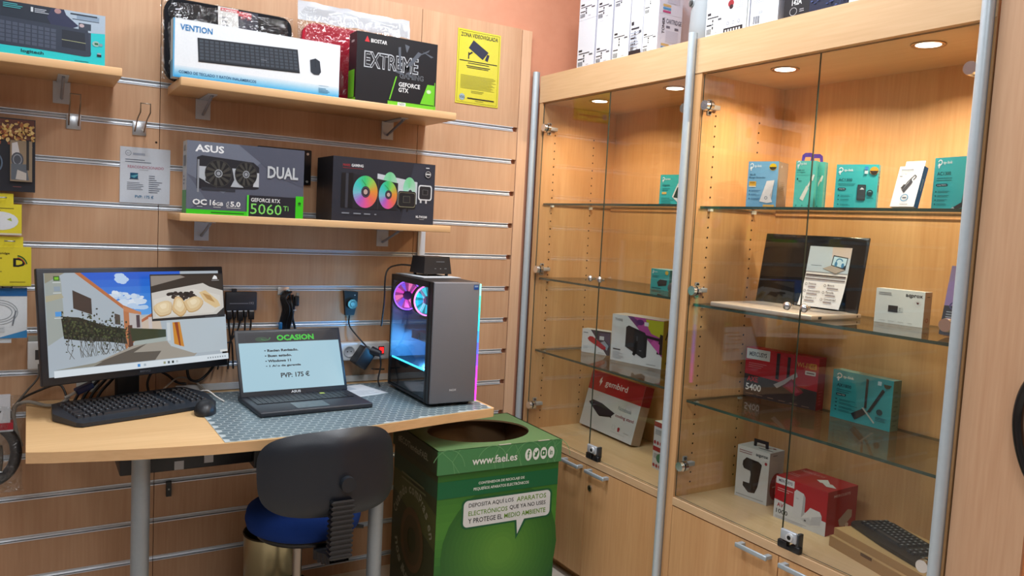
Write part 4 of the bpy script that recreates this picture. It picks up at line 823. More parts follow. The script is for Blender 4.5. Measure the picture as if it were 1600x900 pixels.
for i_, (X, Y) in enumerate(((w+o, d+o), (-o, d+o), (-o, -o), (w+o, -o))):
    k = min(range(N), key=lambda q: (out[q][0]-X)**2+(out[q][1]-Y)**2); out[k] = (X, Y, h)
inn = [(hc[0]+hr[0]*cos(2*pi*k/N), hc[1]+hr[1]*sin(2*pi*k/N), h) for k in range(N)]
b.add(out+inn, [(k, (k+1) % N, N+(k+1) % N, N+k) for k in range(N)], (98, 134, 88))
b.add(inn+[(x, y, h-.006) for x, y, z in inn], [(k, N+k, N+(k+1) % N, (k+1) % N) for k in range(N)], (150, 120, 86))
b.box(-o, -o, h-.077, w+o, -.001, h, (74, 140, 78)).box(-o, d+.001, h-.077, w+o, d+o, h, (74, 140, 78)).box(-o, -.001, h-.077, -.001, d+.001, h, (60, 66, 44)).box(w+.001, -.001, h-.077, w+o, d+.001, h, (84, 130, 84))  # left flap coloured darker, shadow included
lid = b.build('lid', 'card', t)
p = Pr((-o, -o, h-.077), (1, 0, 0), (0, 0, 1), (0, -1, 0), w+2*o, .077)
p.r(0, 0, 1, 1, '4c8c58')
for k in range(9): x = random.uniform(.1, .95); p.line([(x, 0), (x+random.uniform(-.06, .06), .5), (x+random.uniform(-.12, .12), 1)], .0012, '7cb47c')
for cx in (.08, .42, .72, .95): p.ring(cx, .1, .13, .95, .03, '74b078', 16, 10, 150)
p.t('www.fael.es', .262, .28, .622, .62, 'f0f4f0', .015)
for k, x in enumerate((.715, .779, .843, .907)):
    p.e(x, .47, .028, .27, 'f2f6f2', 20)
    if k == 0: p.t('f', x-.009, .3, x+.011, .66, '3c7c48', .03)
    elif k == 1: p.p([(x-.018, .36), (x+.004, .33), (x+.016, .5), (x+.02, .62), (x+.008, .6), (x, .52), (x-.016, .6), (x-.008, .46)], '3c7c48')
    elif k == 2: p.rr(x-.018, .35, x+.018, .6, .006, .06, '3c7c48').p([(x-.005, .41), (x-.005, .54), (x+.008, .475)], 'f2f6f2')
    else: p.t('in', x-.012, .36, x+.013, .6, '3c7c48', .03)
p.build('lid_print', 'card', lid)
for x in (.215, .365): MB().box(x, -.004, h, x+.045, .003, h+.0012, (186, 180, 168)).build('lid_slot', 'card', lid)
p = Pr((0, 0, 0), (1, 0, 0), (0, 0, 1), (0, -1, 0), 1, 1)
GC = [(20, 66, 34), (24, 82, 38), (36, 100, 40), (58, 126, 44), (76, 142, 50), (64, 128, 46), (44, 108, 42), (112, 164, 70)]
for k in range(22):
    f = k/22*(len(GC)-1); i = int(f); q = [a+(b_-a)*(f-i) for a, b_ in zip(GC[i], GC[i+1])]; p.r(0, .62*k/22, w, .62*(k+1)/22, q)
for k in range(12):  # lighter centre of the printed background
    f = k/12; p.e(.24, .27, .19*(1-f)+.03, .2*(1-f)+.03, [a+(b_-a)*f for a, b_ in zip((44, 104, 40), (98, 156, 58))], 26)
p.r(.0, .472, w, .528, '0f6a40').t('CONTENEDOR DE RECICLAJE DE', .145, .504, .318, .515, 'eef4ee', .015).t('PEQUEÑOS APARATOS ELECTRÓNICOS', .128, .486, .336, .4995, 'eef4ee', .015)
p.rr(.088, .361, .432, .462, .02, .02, '14603c', 5).p([(.288, .365), (.335, .365), (.295, .3)], '14603c').rr(.095, .367, .425, .456, .016, .016, 'e4e8ea', 5).p([(.295, .369), (.326, .369), (.3, .318)], 'e4e8ea')
A, B_ = '20262c', '6a9a2c'
for (s_, a, e, q), z in zip((('DEPOSITA AQUÍ LOS', .113, .28, A), ('APARATOS', .292, .408, B_), ('ELECTRÓNICOS', .113, .258, B_), ('QUE YA NO USES', .266, .407, A), ('Y PROTEGE EL', .113, .24, A), ('MEDIO AMBIENTE', .247, .408, B_)), (.43, .43, .4045, .4045, .379, .379)): p.t(s_, a, z, e, z+(.0165 if 'Í' not in s_ and 'Ó' not in s_ else .0195), q, .012)
p.build('front_print', 'card', t)
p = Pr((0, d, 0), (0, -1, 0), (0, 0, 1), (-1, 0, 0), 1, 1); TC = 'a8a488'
p.r(0, 0, d, .553, '46482c').p([(0, .5), (d, .42), (d, .3), (0, .4)], '5c5e34').r(0, .472, d, .528, '38503a')  # dark print tones that also carry the side's shadow
def arc(txt, cx, cy, r, a0, a1, hgt, flip=False):
    ad = [.35 if c_ in 'il' else (1.4 if c_ == 'm' else .5 if c_ in ' rt' else 1) for c_ in txt]; T = sum(ad); q = 0
    for c_, wd in zip(txt, ad):
        if c_ != ' ':
            a = RD(a0+(a1-a0)*(q+wd/2)/T); vs, fs = text_geo(c_, .02); ww = r*abs(RD(a1-a0))*wd/T*.82; hh = hgt*(1.35 if c_ in 'ltdibpCE' else 1)
            th = a-pi/2 if not flip else a+pi/2; px_, py_ = cx+r*cos(a), cy+r*sin(a)
            p.put([(px_+(x-.5)*ww*cos(th)-(y*hh)*sin(th), py_+(x-.5)*ww*sin(th)+(y*hh)*cos(th)) for x, y in vs], fs, TC)
        q += wd
arc('Cuando compras en', .19, .27, .155, 165, 20, .024); arc('nos iluminas a', .19, .27, .16, 195, 330, .024, True)
p.ring(.19, .27, .1, .11, .25, '6a5234', 30).ring(.19, .27, .075, .085, .5, '584c30', 30)
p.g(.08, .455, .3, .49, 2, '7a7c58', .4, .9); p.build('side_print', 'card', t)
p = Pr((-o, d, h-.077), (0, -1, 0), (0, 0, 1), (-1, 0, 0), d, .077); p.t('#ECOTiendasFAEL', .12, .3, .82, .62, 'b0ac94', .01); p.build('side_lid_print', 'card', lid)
# black hose loop on the right
o = MB().tube([(1.765, -2.02, .86), (1.768, -1.985, .9), (1.768, -1.963, .96), (1.768, -1.957, 1.02), (1.765, -1.972, 1.08), (1.765, -2.01, 1.12), (1.765, -2.08, 1.1), (1.765, -2.1, 1.0), (1.765, -2.06, .9), (1.765, -2.02, .85)], .0105, 12, (26, 24, 24), sub=6).build('hose_loop', 'gloss'); tag(o, 'loop of thick black hose hanging at the right photo edge', 'hose')
# ================================================================ inside the right cabinet
TL = '3cb4b4'; TLD = '2a8c90'
def tp(p, u=.06, v=.84, s=.16, col='f0f6f6'):
    """leaf mark with the maker's name"""
    p.ring(u+s*.3, v+.05, s*.3, .055, .38, col, 16, -150, 170).r(u+s*.0, v-.02, s*.34+u, v+.005, col).r(u+s*.12, v-.06, u+s*.26, v+.03, col).t('tp-link', u+s*.72, v, u+s*1.95, v+.07, col, .012); return p
def dots(p, col, ys, u=.08):
    for y in ys: p.e(u+.02, y, .018, .016, col, 10).g(u+.07, y-.02, u+.4, y+.025, 2, col, .35)
    return p
GB = 'small boxes on the glass shelves'
z1 = 1.4434
c = Carton('range_extender_box', 'light blue wi-fi range extender box at the left of the top right shelf', (1.875, -1.078, z1), -68, .092, .14, .09, '78aed0', faces=dict(r='b4a498', t='e8ecee'), group=GB)  # right face: brown shading put into its colour
p = tp(c.front(), .06, .86, .2); p.e(.82, .88, .12, .075, 'e8c020').p([(.7, .88), (.94, .88), (.9, .83), (.82, .808), (.74, .83)], '3a3428').t('Wi-Fi', .06, .69, .26, .735, '2c5878').t('Range Extender', .06, .625, .6, .675, '2c5878').r(.06, .47, .3, .57, 'e0a838').t('WIFI', .09, .52, .26, .56, '7a4c10').r(.06, .45, .3, .47, 'f0e4d0')
p.p([(.45, .14), (.65, .58), (.9, .6), (.86, .4), (.78, .28), (.88, .13), (.7, .11)], 'f0e4e0').p([(.78, .28), (.86, .4), (.84, .2)], 'd8c8c4').ring(.66, .22, .05, .035, .3, '6a7480'); dots(p, '2c6088', (.37, .29, .2)).r(.58, .03, .95, .075, 'e8b058'); c.done(p)
p = c.right(); p.r(.1, .1, .9, .9, 'b8a89c').g(.2, .3, .8, .6, 8, '9c8c84', .3).e(.3, .9, .06, .03, 'e8e4e0'); c.done(p, 'side_print')  # same shaded brown painted on the side panel
for i, (dx, dy) in enumerate(((0, 0), (.014, .036))):
    a = RD(-68.7); lx, ly = 1.88+dx*cos(a)-dy*sin(a), -1.25+dx*sin(a)+dy*cos(a)
    c = Carton('network_adapter_box', ('front one of the two teal network adapter boxes with purple hang tabs', 'rear one of the two teal network adapter boxes with purple hang tabs')[i], (lx, ly, z1), -68.7, .056, .135, .031, '5cc4b4', faces=dict(r='48b0a8'), group=GB)
    p = tp(c.front(), .07, .9, .24); p.t('USB 3.0', .08, .79, .44, .82, '1c6a68').t('to Gigabit', .08, .74, .5, .775, '1c6a68').r(.08, .7, .9, .704, '1c6a68').p([(.3, .2), (.48, .16), (.72, .42), (.6, .48)], 'e8e4d4').p([(.62, .46), (.7, .44), (.86, .6), (.82, .63)], 'e8e4d4').p([(.78, .6), (.9, .58), (.97, .7), (.9, .72)], 'f0ece0').r(.1, .6, .16, .64, '1c4a4a').g(.18, .57, .4, .6, 1, '2c7a78')
    for u in (.15, .45, .75): p.e(u, .06, .04, .015, '2c8a84', 8).g(u-.08, .02, u+.1, .035, 1, '2c8a84')
    c.done(p); p = c.right(); p.r(.72, 0, .9, .92, '2a94a0'); c.done(p, 'side_print')
    MB().prism([(.01, 0), (.012, .018), (.02, .024), (.036, .024), (.044, .018), (.046, 0), (.038, 0), (.036, .012), (.02, .012), (.018, 0)], 0, .001, (92, 52, 150), M=Matrix.Translation((0, .014, .135)) @ Matrix.Rotation(pi/2, 4, 'X')).build('hang_tab', 'card', c.e)
c = Carton('wifi_adapter_box', 'teal AC1300 adapter box with an orange badge on the top right shelf', (1.88, -1.385, z1), -64.6, .106, .12, .03, TL, faces=dict(r='5aa8ac', t='7cc4c4'), group=GB)
p = tp(c.front(), .06, .83, .18); p.t('AC1300', .07, .62, .4, .69, '145a60', .015).g(.07, .53, .5, .6, 2, '1c7478', .3).rr(.07, .42, .27, .475, .03, .03, '1c3c48').t('Archer T3U', .1, .435, .24, .462, 'c8e0e0')
dots(p, '1c6468', (.3, .21, .1)); p.rr(.54, .2, .74, .55, .02, .02, '2c3438').rr(.555, .22, .725, .53, .02, .02, '3c464a').p([(.6, .44), (.7, .44), (.68, .47), (.64, .49)], 'd8dcdc').e(.84, .37, .075, .07, '1c4448').ring(.84, .36, .05, .05, .3, '8ac0c0', 10, 40, 140).g(.77, .24, .95, .28, 2, '1c6468', .4).e(.9, .86, .1, .09, 'e0a030').p([(.8, .86), (1.0, .86), (.96, .79), (.9, .77), (.84, .79)], '2c2420').r(.68, .88, .76, .95, '3c88c8').r(.68, .79, .76, .86, 'c8d8dc'); c.done(p)
p = c.right(); p.r(.2, .4, .7, .55, '2c4448').g(.2, .6, .8, .9, 5, '2c7074', .4).r(.2, .08, .7, .18, '90c4c4'); c.done(p, 'side_print')
c = Carton('network_cable_adapter_box', 'white and blue adapter box leaning back on the top right shelf', (1.857, -1.566, z1+.0055), -92, .065, .106, .018, 'ece8e6', 15.5, dict(r='2c70b4', l='2c70b4'), GB)
p = c.front(); p.line([(.32, .42), (.5, .62), (.72, .78), (.8, .74), (.7, .66)], .0022, '2c2c30').p([(.34, .4), (.44, .34), (.7, .6), (.62, .68)], '36363c').p([(.26, .46), (.34, .44), (.42, .54), (.36, .56)], '2a2a2e').ring(.52, .22, .16, .09, .2, '2c8cb8').r(.44, .205, .6, .235, '3c4c60').t('AISENS', .38, .045, .72, .075, '7a7e84').g(.1, .9, .85, .95, 1, '7a8088', .5).g(.1, .8, .6, .88, 3, 'a8b0bc', .3).r(.1, .74, .22, .755, '3a3c40'); c.done(p)
p = c.right(); p.t('AISENS', .35, .4, .65, .7, 'd4e0ee', .01, 90); c.done(p, 'side_print')
MB().box(.008, .008, .106, .06, .0095, .122, (236, 232, 230)).build('hang_tab', 'card', c.e)
c = Carton('wifi_adapter_box', 'teal AC1300 adapter box partly behind the right post', (1.9, -1.648, z1), -100.5, .105, .127, .03, TL, faces=dict(l='3aa0a4', t='7cc4c4'), group=GB)
p = tp(c.front(), .09, .86, .2); p.t('AC1300', .09, .66, .46, .73, '145a60', .015).g(.09, .56, .56, .64, 2, '1c7478', .3).rr(.09, .45, .4, .5, .03, .03, '1c3c48').t('Archer T4U Plus', .12, .462, .37, .488, 'c8e0e0'); dots(p, '1c6468', (.35, .27, .19, .11)); p.p([(.8, .12), (.9, .7), (1, .75), (1, .1)], '2c3438').p([(.55, .03), (.8, .14), (.9, .06), (.62, .0)], '2c3034').p([(.55, .03), (.6, .06), (.64, .03), (.6, 0)], 'b8c0c0'); c.done(p)
# laptop on the middle shelf
z2 = 1.1344
t = thing('laptop', 'open silver laptop with a flyer on its black screen in the right cabinet', 'laptop', (1.801, -1.032, z2), -87.3)
bs = MB().rbox(0, 0, .001, .36, .235, .015, .003, (196, 178, 162)).build('base', 'alu', t)
k = MB()
for r in range(6):
    for i in range(16): k.box(.03+i*.0188, .115+r*.0165, .0152, .03+i*.0188+.0168, .115+r*.0165+.0145, .0165, (176, 160, 148))
k.build('keys', 'plastic', bs, kind='stuff'); MB().box(.125, .02, .0151, .235, .1, .0154, (206, 190, 176)).build('touchpad', 'alu', bs)
MB().box(.36, .03, .004, .3603, .045, .011, (30, 30, 30)).cyl((.36, .215, .008), (.3604, .215, .008), .003, n=8, col=(30, 30, 30)).build('ports', 'plastic', bs)
sc = MB().rbox(0, 0, 0, .36, .006, .222, .003, (22, 23, 27)).build('lid', 'gloss', t, (0, .213, .015), (-RD(8.3), 0, 0))
MB().box(.008, -.0004, .012, .352, -.0001, .214, (14, 15, 18)).build('display', 'gloss', sc)
v = []; n = 10
for j in range(n+1):
    f = j/n; zz = .185*f+.004; yy = -.0016-.018*(1-f)**3
    for x in (.172, .312): v.append((x+.004*f*0, yy, zz))
fl = MB().add(v, [(2*j, 2*j+1, 2*j+3, 2*j+2) for j in range(n)], (226, 220, 222), smooth=True).build('flyer', 'paper'); fl.parent = None
M = Matrix.Translation((1.801, -1.032, z2)) @ Matrix.Rotation(RD(-87.3), 4, 'Z') @ Matrix.Translation((0, .213, .015)) @ Matrix.Rotation(-RD(8.3), 4, 'X')
fl.matrix_world = M; tag(fl, 'printed flyer with headphones taped to the silver laptop screen', 'flyer')
p = Pr((.172, -.0018, .004), (1, 0, 0), (0, 0, 1), (0, -1, 0), .14, .185, start=.0012)
p.r(0, .58, 1, 1, 'b8c4d4').p([(.55, 1), (1, 1), (1, .6), (.6, .6)], 'c8b8b4').ring(.17, .88, .07, .055, .2, '7a8490').t('AC', .13, .868, .21, .895, '6a7480').r(.27, .86, .52, .91, '98a4b8').g(.1, .68, .52, .8, 5, '4a5060', .35).p([(.58, .7), (.6, .87), (.95, .84), (.93, .64)], '2c3440').p([(.6, .71), (.62, .85), (.93, .825), (.915, .665)], 'b8d4e8').ring(.76, .76, .09, .065, .3, '3c78a8', 16, -20, 200).e(.69, .725, .035, .04, '3c78a8', 10).e(.85, .71, .035, .04, '3c78a8', 10).p([(.4, .64), (.58, .7), (.93, .64), (.72, .57)], 'a89c98').line([(.4, .64), (.72, .57), (.93, .64)], .001, '5a5450')
p.g(.02, .51, .98, .56, 1, '4a4048', .5, .99).g(.02, .45, .98, .49, 1, '6a6068', .5, .99)
for r, (a, b_) in enumerate((('Potencia', 'Memoria'), ('Almacenamiento', 'Pantalla'), ('Windows 11 +', 'Conectividad'))):
    y = .36-.115*r
    for x, s_ in ((.14, a), (.6, b_)): p.t(s_, x, y, x+.023*len(s_), y+.032, '4a3c40').g(x, y-.045, x+.28, y-.015, 1, '8a7c80', .6).ring(x-.06, y+.005, .03, .022, .3, '5a5054', 10)
p.v = [(x, y-.018*(1-max(0, min(1, (z-.004)/.185)))**3, z) for x, y, z in p.v]; p.build('flyer_print', 'paper', fl)
c = Carton('usb_adapter_box', 'white box with a tiny black usb adapter beside the silver laptop', (2.045, -1.426, z2), -88, .14, .096, .035, 'dfe2e2', faces=dict(t='f0f0ee', r='b09c90'), group=GB)
p = c.front(); p.t('aqprox', .62, .79, .96, .9, '1c1c20', .02).g(.06, .82, .42, .92, 2, '7a7c80', .4).r(.28, .34, .48, .53, '24262c').r(.48, .37, .58, .5, 'c8cccc').r(.51, .4, .535, .42, '6a6c70').r(.51, .45, .535, .47, '6a6c70').ring(.87, .66, .06, .085, .06, 'c8a8a8').p([(.84, .68), (.87, .64), (.9, .68), (.885, .7), (.87, .685), (.855, .7)], '5a1c2c')
for u in (.1, .3, .5, .7): p.g(u, .07, u+.14, .1, 1, 'b4b8b8'); 
c.done(p); p = c.right(); p.r(.3, .85, .7, .87, '3a3434').ring(.5, .2, .2, .06, .3, '8c3034', 12); c.done(p, 'side_print')
c = Carton('mouse_box', 'narrow purple-grey box half hidden behind the right post', (1.895, -1.70, z2+.0082), -88, .08, .17, .04, 'a894b8', 11, dict(l='8a7a94'), GB)
p = c.front(); p.r(0, 0, 1, .42, '3c4450').p([(0, .42), (1, .42), (1, 1), (0, .75)], 'a890c4').g(.1, .25, .6, .36, 3, 'a8b0b8', .4).ring(.3, .42, .15, .06, .3, '5a5c8c', 12); c.done(p)
# third shelf
z3 = .8224
c = Carton('wifi_card_box', 'red and black AXE5400 wi-fi card box on the right cabinet shelf', (2.06, -.961, z3), -80.1, .258, .165, .045, 'c01c2c', faces=dict(r='9c1c28', t='a82430'), group=GB)
p = c.front(); p.p([(0, 0), (1, 0), (1, .36), (0, .46)], '3a2c2e').r(.01, .77, .345, .98, 'd8dcdf').t('MERCUSYS', .05, .83, .3, .92, '30283a', .02).g(.05, .6, .38, .72, 3, 'd87880', .35).t('AXE', .04, .31, .2, .42, 'c83438', .025).t('5400', .03, .13, .25, .27, 'f0eeee', .02)
p.p([(.44, .46), (.485, .45), (.485, .97), (.44, .97)], '281820').p([(.59, .42), (.63, .42), (.63, .93), (.59, .93)], '281820').p([(.42, .34), (.55, .46), (.72, .66), (.74, .58), (.6, .42), (.47, .28)], 'b8b0b4').p([(.54, .34), (.66, .52), (.83, .3), (.74, .2)], '8c1838').p([(.58, .36), (.66, .46), (.78, .3), (.72, .24)], 'b03058').t('WI-FI', .72, .78, .88, .87, 'd89840', .01).rr(.885, .77, .975, .88, .01, .02, 'd89840').t('6E', .9, .79, .96, .86, 'a01c28').rr(.83, .65, .97, .73, .01, .02, 'e4dcd8').r(.85, .68, .95, .7, '6a3038')
for k in range(6): p.g(.04+.155*k, .06-.006*k, .15+.155*k, .09-.006*k, 1, '8c6c5c')
c.done(p); p = c.right(); p.g(.2, .1, .8, .4, 5, 'c85860', .3); c.done(p, 'side_print')
c = Carton('wifi_card_box', 'teal AX1800 wi-fi card box with two antennas pictured', (2.09, -1.278, z3), -90, .197, .146, .038, '2f9ca6', faces=dict(r='5a7c70', t='8cbcb8'), group=GB)
p = tp(c.front(), .07, .84, .15); p.t('AX1800', .08, .66, .33, .73, '123c48', .015).g(.08, .56, .36, .64, 2, '145a68', .3).rr(.08, .48, .25, .53, .02, .02, '123040').t('Archer TX20', .1, .49, .23, .52, 'b8d8dc'); dots(p, '145460', (.4, .33, .25, .18), .07)
p.p([(.57, .35), (.61, .34), (.61, .93), (.57, .94)], '1c2830').p([(.62, .28), (.67, .28), (.88, .76), (.84, .8)], '1c2830').p([(.36, .17), (.55, .33), (.62, .25), (.43, .06)], '202830').p([(.53, .34), (.56, .35), (.76, .1), (.74, .08)], 'b4bcb8').e(.82, .33, .05, .06, '14404a').g(.76, .15, .94, .24, 3, '145460', .4).p([(.85, .9), (.98, .9), (.95, .84), (.9, .82), (.87, .84)], '3c4438').r(.76, .86, .82, .94, 'b8d8e4'); c.done(p)
p = c.right(); p.g(.2, .1, .8, .85, 8, '3c6458', .3); c.done(p, 'side_print')
# cabinet floor
z4 = ZW+.0004
c = Carton('webcam_box', 'white webcam box with a black hang tab on the right cabinet floor', (1.997, -1.012, z4), -84, .122, .17, .08, 'd9dbdc', faces=dict(r='c4bebc', t='e6e6e4'), group=GB)
p = c.front(); p.t('aqprox', .58, .86, .95, .925, '1c1c20', .02).g(.06, .87, .5, .95, 2, '9c6c70', .4).e(.9, .78, .04, .03, '9c2038').p([(.2, .72), (.3, .8), (.68, .78), (.78, .74), (.76, .62), (.7, .3), (.62, .16), (.42, .14), (.24, .24), (.24, .32), (.44, .32), (.46, .5), (.44, .56), (.24, .58), (.19, .64)], '241c1c').p([(.24, .24), (.42, .14), (.62, .16), (.6, .2), (.42, .19)], '3c2c2a').g(.05, .05, .9, .075, 1, 'a8a8a8', .6, 1); c.done(p)
p = c.right(); p.e(.55, .33, .42, .26, 'a01c30', 24).r(.5, .18, .56, .5, 'd8b0a8').r(.3, .32, .76, .345, 'd8b0a8').r(.2, .93, .5, .94, '2c2828'); c.done(p, 'side_print')
MB().prism([(.035, 0), (.035, .024), (.088, .024), (.088, 0), (.08, 0), (.078, .014), (.045, .014), (.043, 0)], 0, .004, (28, 22, 22), M=Matrix.Translation((0, .04, .17)) @ Matrix.Rotation(pi/2, 4, 'X')).build('hang_tab', 'plastic', c.e)
q = c.top(); q.r(.5, .3, .95, .36, '2c2626').e(.8, .75, .05, .06, '8c2030'); c.done(q, 'top_print')
c = Carton('powerline_box', 'red and white AV1000 powerline adapter box on the right cabinet floor', (1.957, -1.206, z4), -87.3, .179, .131, .148, 'b81828', faces=dict(t='b02430', r='a01a28'), group=GB)
p = c.front(); p.p([(0, 0), (1, 0), (1, .32), (0, .44)], 'dcdde0').r(.01, .82, .37, .985, 'e0e0e4').t('MERCUSYS', .06, .87, .33, .94, '3c2c50', .02).g(.05, .66, .4, .76, 2, 'e0a8a8', .35).t('AV', .06, .28, .19, .38, 'b02030', .02).t('1000', .05, .13, .28, .235, '2c2830', .01).g(.04, .03, .7, .09, 2, 'a8a8b8', .35)
p.p([(.38, .2), (.38, .76), (.42, .82), (.56, .78), (.6, .7), (.6, .28), (.54, .2)], 'dadade').p([(.54, .2), (.6, .28), (.6, .7), (.56, .76)], 'b4b4ba').p([(.53, .2), (.7, .52), (.88, .5), (.92, .42), (.92, .2), (.76, .1), (.58, .16)], 'e2e2e4').p([(.7, .12), (.9, .2), (.92, .42), (.74, .32)], 'c4c4ca').p([(.53, .2), (.7, .3), (.74, .12), (.6, .14)], 'cdcdd2').r(.6, .17, .64, .21, '6a6a70').g(.42, .62, .5, .65, 1, 'a8a8b0'); c.done(p)
p = c.right(); p.t('MERCUSYS', .2, .84, .75, .9, 'e0b4b4').p([(.4, .3), (.7, .5), (.85, .46), (.85, .3), (.6, .12), (.45, .16)], 'b49c90').e(.7, .14, .06, .05, 'd8c0b8'); c.done(p, 'side_print')
p = c.top(); p.t('MERCUSYS', .05, .72, .5, .85, 'd89090').p([(.5, .5), (.6, .7), (.75, .5), (.62, .4)], 'e4e4e6').p([(.62, .45), (.8, .5), (.95, .35), (.8, .28)], 'dcdce0').g(.05, .3, .3, .5, 2, 'd89090', .3); c.done(p, 'top_print')
t = thing('cardboard_box', 'flat brown cardboard box under the keyboard on the right cabinet floor', 'box', (1.922, -1.431, z4), -103.5)
MB().box(0, 0, 0, .33, .215, .03, (176, 136, 92), cols=dict(t=(196, 156, 108))).build('tray', 'card', t); MB().box(.002, .012, .0302, .328, .213, .052, (184, 142, 96), cols=dict(t=(206, 166, 116))).build('lid', 'card', t); MB().box(.12, -.0006, .022, .16, .002, .03, (90, 60, 38)).build('tuck_slot', 'card', t)
keyboard('keyboard', 'black keyboard resting on the cardboard box in the right cabinet', (1.99, -1.44, z4+.0535), -111.5, .305, .122, 5, 17, .02, .0, col=(20, 20, 23))
# ================================================================ inside the left cabinet
c = Carton('network_card_box', 'teal Gigabit network card box on the top left cabinet shelf', (1.95, -.602, 1.4494), -78, .09, .112, .03, TL, faces=dict(r='48a0a4'), group=GB)
p = tp(c.front(), .1, .82, .2); p.t('Gigabit', .12, .62, .48, .7, '145a60', .015).g(.12, .5, .5, .6, 2, '1c7478', .3).r(.12, .38, .34, .45, 'd8b868').g(.1, .08, .7, .3, 4, '1c6468', .25).p([(.62, .3), (.86, .72), (1, .76), (1, .1), (.9, .12)], 'dde4e4').p([(.68, .28), (.84, .6), (.98, .6), (.98, .24)], '2c4038'); c.done(p)
c = Carton('network_switch_box', 'small teal network switch box on the second left cabinet shelf', (1.985, -.546, 1.1434), -98, .118, .076, .07, '2f9ca0', faces=dict(r='48888c', t='9cc8c8'), group=GB)
p = tp(c.front(), .08, .82, .14); p.g(.1, .6, .5, .72, 2, '145a64', .35).p([(.36, .36), (.52, .52), (.9, .5), (.86, .26), (.44, .18)], '2c3038').p([(.44, .18), (.86, .26), (.86, .32), (.42, .26)], '181c22').e(.86, .86, .09, .1, 'c8a840').g(.08, .06, .8, .14, 1, '145a64', .5); c.done(p)
z3 = .8424
c = Carton('phone_case_box', 'small white box with a red stick pictured in the left cabinet', (1.972, -.16, z3), -69.7, .137, .097, .045, 'dfe0e4', faces=dict(l='3a2c30', t='c8ccd0'), group=GB)
p = c.front(); p.p([(.3, 1), (1, 1), (1, 0), (.9, 0)], '3c3a4a').p([(.6, .9), (1, .95), (1, .4)], '54506c').r(.62, .62, .78, .78, 'd0d4dc').p([(.66, .5), (.8, .6), (.95, .4), (.9, .2)], '98a4b4').p([(.2, .62), (.28, .72), (.38, .72), (.86, .34), (.84, .24), (.74, .22), (.26, .52)], 'b42434').g(.05, .84, .3, .9, 1, '7a7e8a').g(.05, .18, .28, .3, 3, 'a8acb4', .3).g(.6, .06, .9, .1, 1, 'a8acb4'); c.done(p)
c = Carton('hard_drive_case_box', 'large white and pink box with a black stand pictured in the left cabinet', (1.972, -.352, z3), -78.5, .247, .183, .08, 'dcdde2', faces=dict(l='a02838', r='a89c34', t='c8c0c0'), group=GB)
p = c.front(); p.p([(.3, 1), (1, 1), (1, .25), (.62, .66)], 'b04c98').p([(.66, .98), (1, .99), (1, .62), (.78, .7), (.72, .8)], 'b4b42c').p([(.3, 1), (.42, 1), (.56, .88), (.5, .8)], '6a3c74').e(.56, .9, .07, .06, '5a2c6c').p([(.64, .66), (.98, .62), (.98, .56), (.66, .6)], '241c24').p([(.9, .3), (1, .3), (1, .7), (.95, .72)], '2c1c1c').p([(.78, .5), (.95, .3), (.95, .5), (.84, .58)], 'd05cb0').r(.64, .84, .72, .92, 'd8d8dc')
p.p([(.29, .34), (.29, .76), (.34, .8), (.66, .7), (.71, .6), (.71, .2), (.64, .16)], '23242a').p([(.29, .34), (.29, .76), (.64, .64), (.66, .18)], '2c2d34').p([(.44, .2), (.5, .58), (.54, .58), (.52, .24), (.48, .18)], '17171b').r(.5, .5, .535, .6, '4a4c54').g(.57, .3, .63, .33, 1, '8a8c92').t('TOOQ', .06, .86, .21, .92, '5a5c66').g(.05, .24, .2, .275, 1, '3c3e46', .7, 1).g(.05, .06, .28, .22, 6, 'a4a6ae', .3).g(.72, .05, .95, .075, 1, '9a9ca4'); c.done(p)
p = c.right(); p.line([(.3, .1), (.7, .2), (.7, .45), (.35, .5), (.4, .3)], .006, '2c2418').line([(.2, .6), (.6, .95)], .008, '2c2418').p([(.3, .55), (.7, .6), (.7, .8)], 'a8502c'); c.done(p, 'side_print')
p = c.left(); p.r(.0, 0, 1, .45, 'a8a030'); c.done(p, 'side_print')
c = Carton('cooling_stand_box', 'red and white notebook cooling stand box leaning in the left cabinet', (2.046, -.078, ZW+.0112), -92.9, .368, .238, .045, 'd8d9dd', 13.8, dict(r='b49c88', t='b02030'), GB)
p = c.front(); p.p([(0, .66), (1, .66), (1, 1), (0, 1)], 'b41f2c').t('gembird', .3, .76, .72, .9, 'f0eaea', .01).p([(.19, .88), (.22, .93), (.22, .86), (.24, .86), (.205, .75), (.2, .82), (.18, .81)], 'f0eaea').p([(.08, .43), (.15, .49), (.33, .48), (.6, .39), (.57, .35), (.55, .32), (.34, .26), (.3, .27)], '2a2236').p([(.3, .27), (.55, .33), (.56, .29), (.53, .3), (.34, .25)], '17141f').t('Notebook', .64, .47, .88, .54, '8a8c92', .0).t('cooling stand', .62, .33, .95, .4, '9c3040', .012).rr(.61, .13, .67, .2, .01, .01, 'c4c6ca').rr(.618, .137, .662, .193, .01, .01, 'd8d9dd').e(.735, .165, .022, .03, 'a02838').r(.72, .12, .75, .14, 'a02838').r(.83, .13, .92, .14, 'b4b6ba').g(.6, .08, .9, .1, 1, 'c0c2c6'); c.done(p)
p = c.right(); p.r(0, .66, 1, 1, '9c2430'); c.done(p, 'side_print')
for i in range(2):
    c = Carton('accessory_box', ('lower', 'upper')[i]+' one of two stacked red and white boxes beside the middle post', (1.937, -.672, ZW+.0004+i*.0822), -97, .1, (.082, .09)[i], .06, 'd4d6da', faces=dict(t='e4e4e6'), group='stacked accessory boxes')
    p = c.front(); p.r(0, .8, 1, 1, 'a02430').g(.08, .5, .6, .72, 4, '6a7480', .35)
    for u in (.1, .28, .46): p.e(u, .16, .07, .08, 'a83040', 10)
    p.p([(.6, .2), (.66, .5), (.8, .5), (.9, .2)], '1c1c20'); c.done(p)
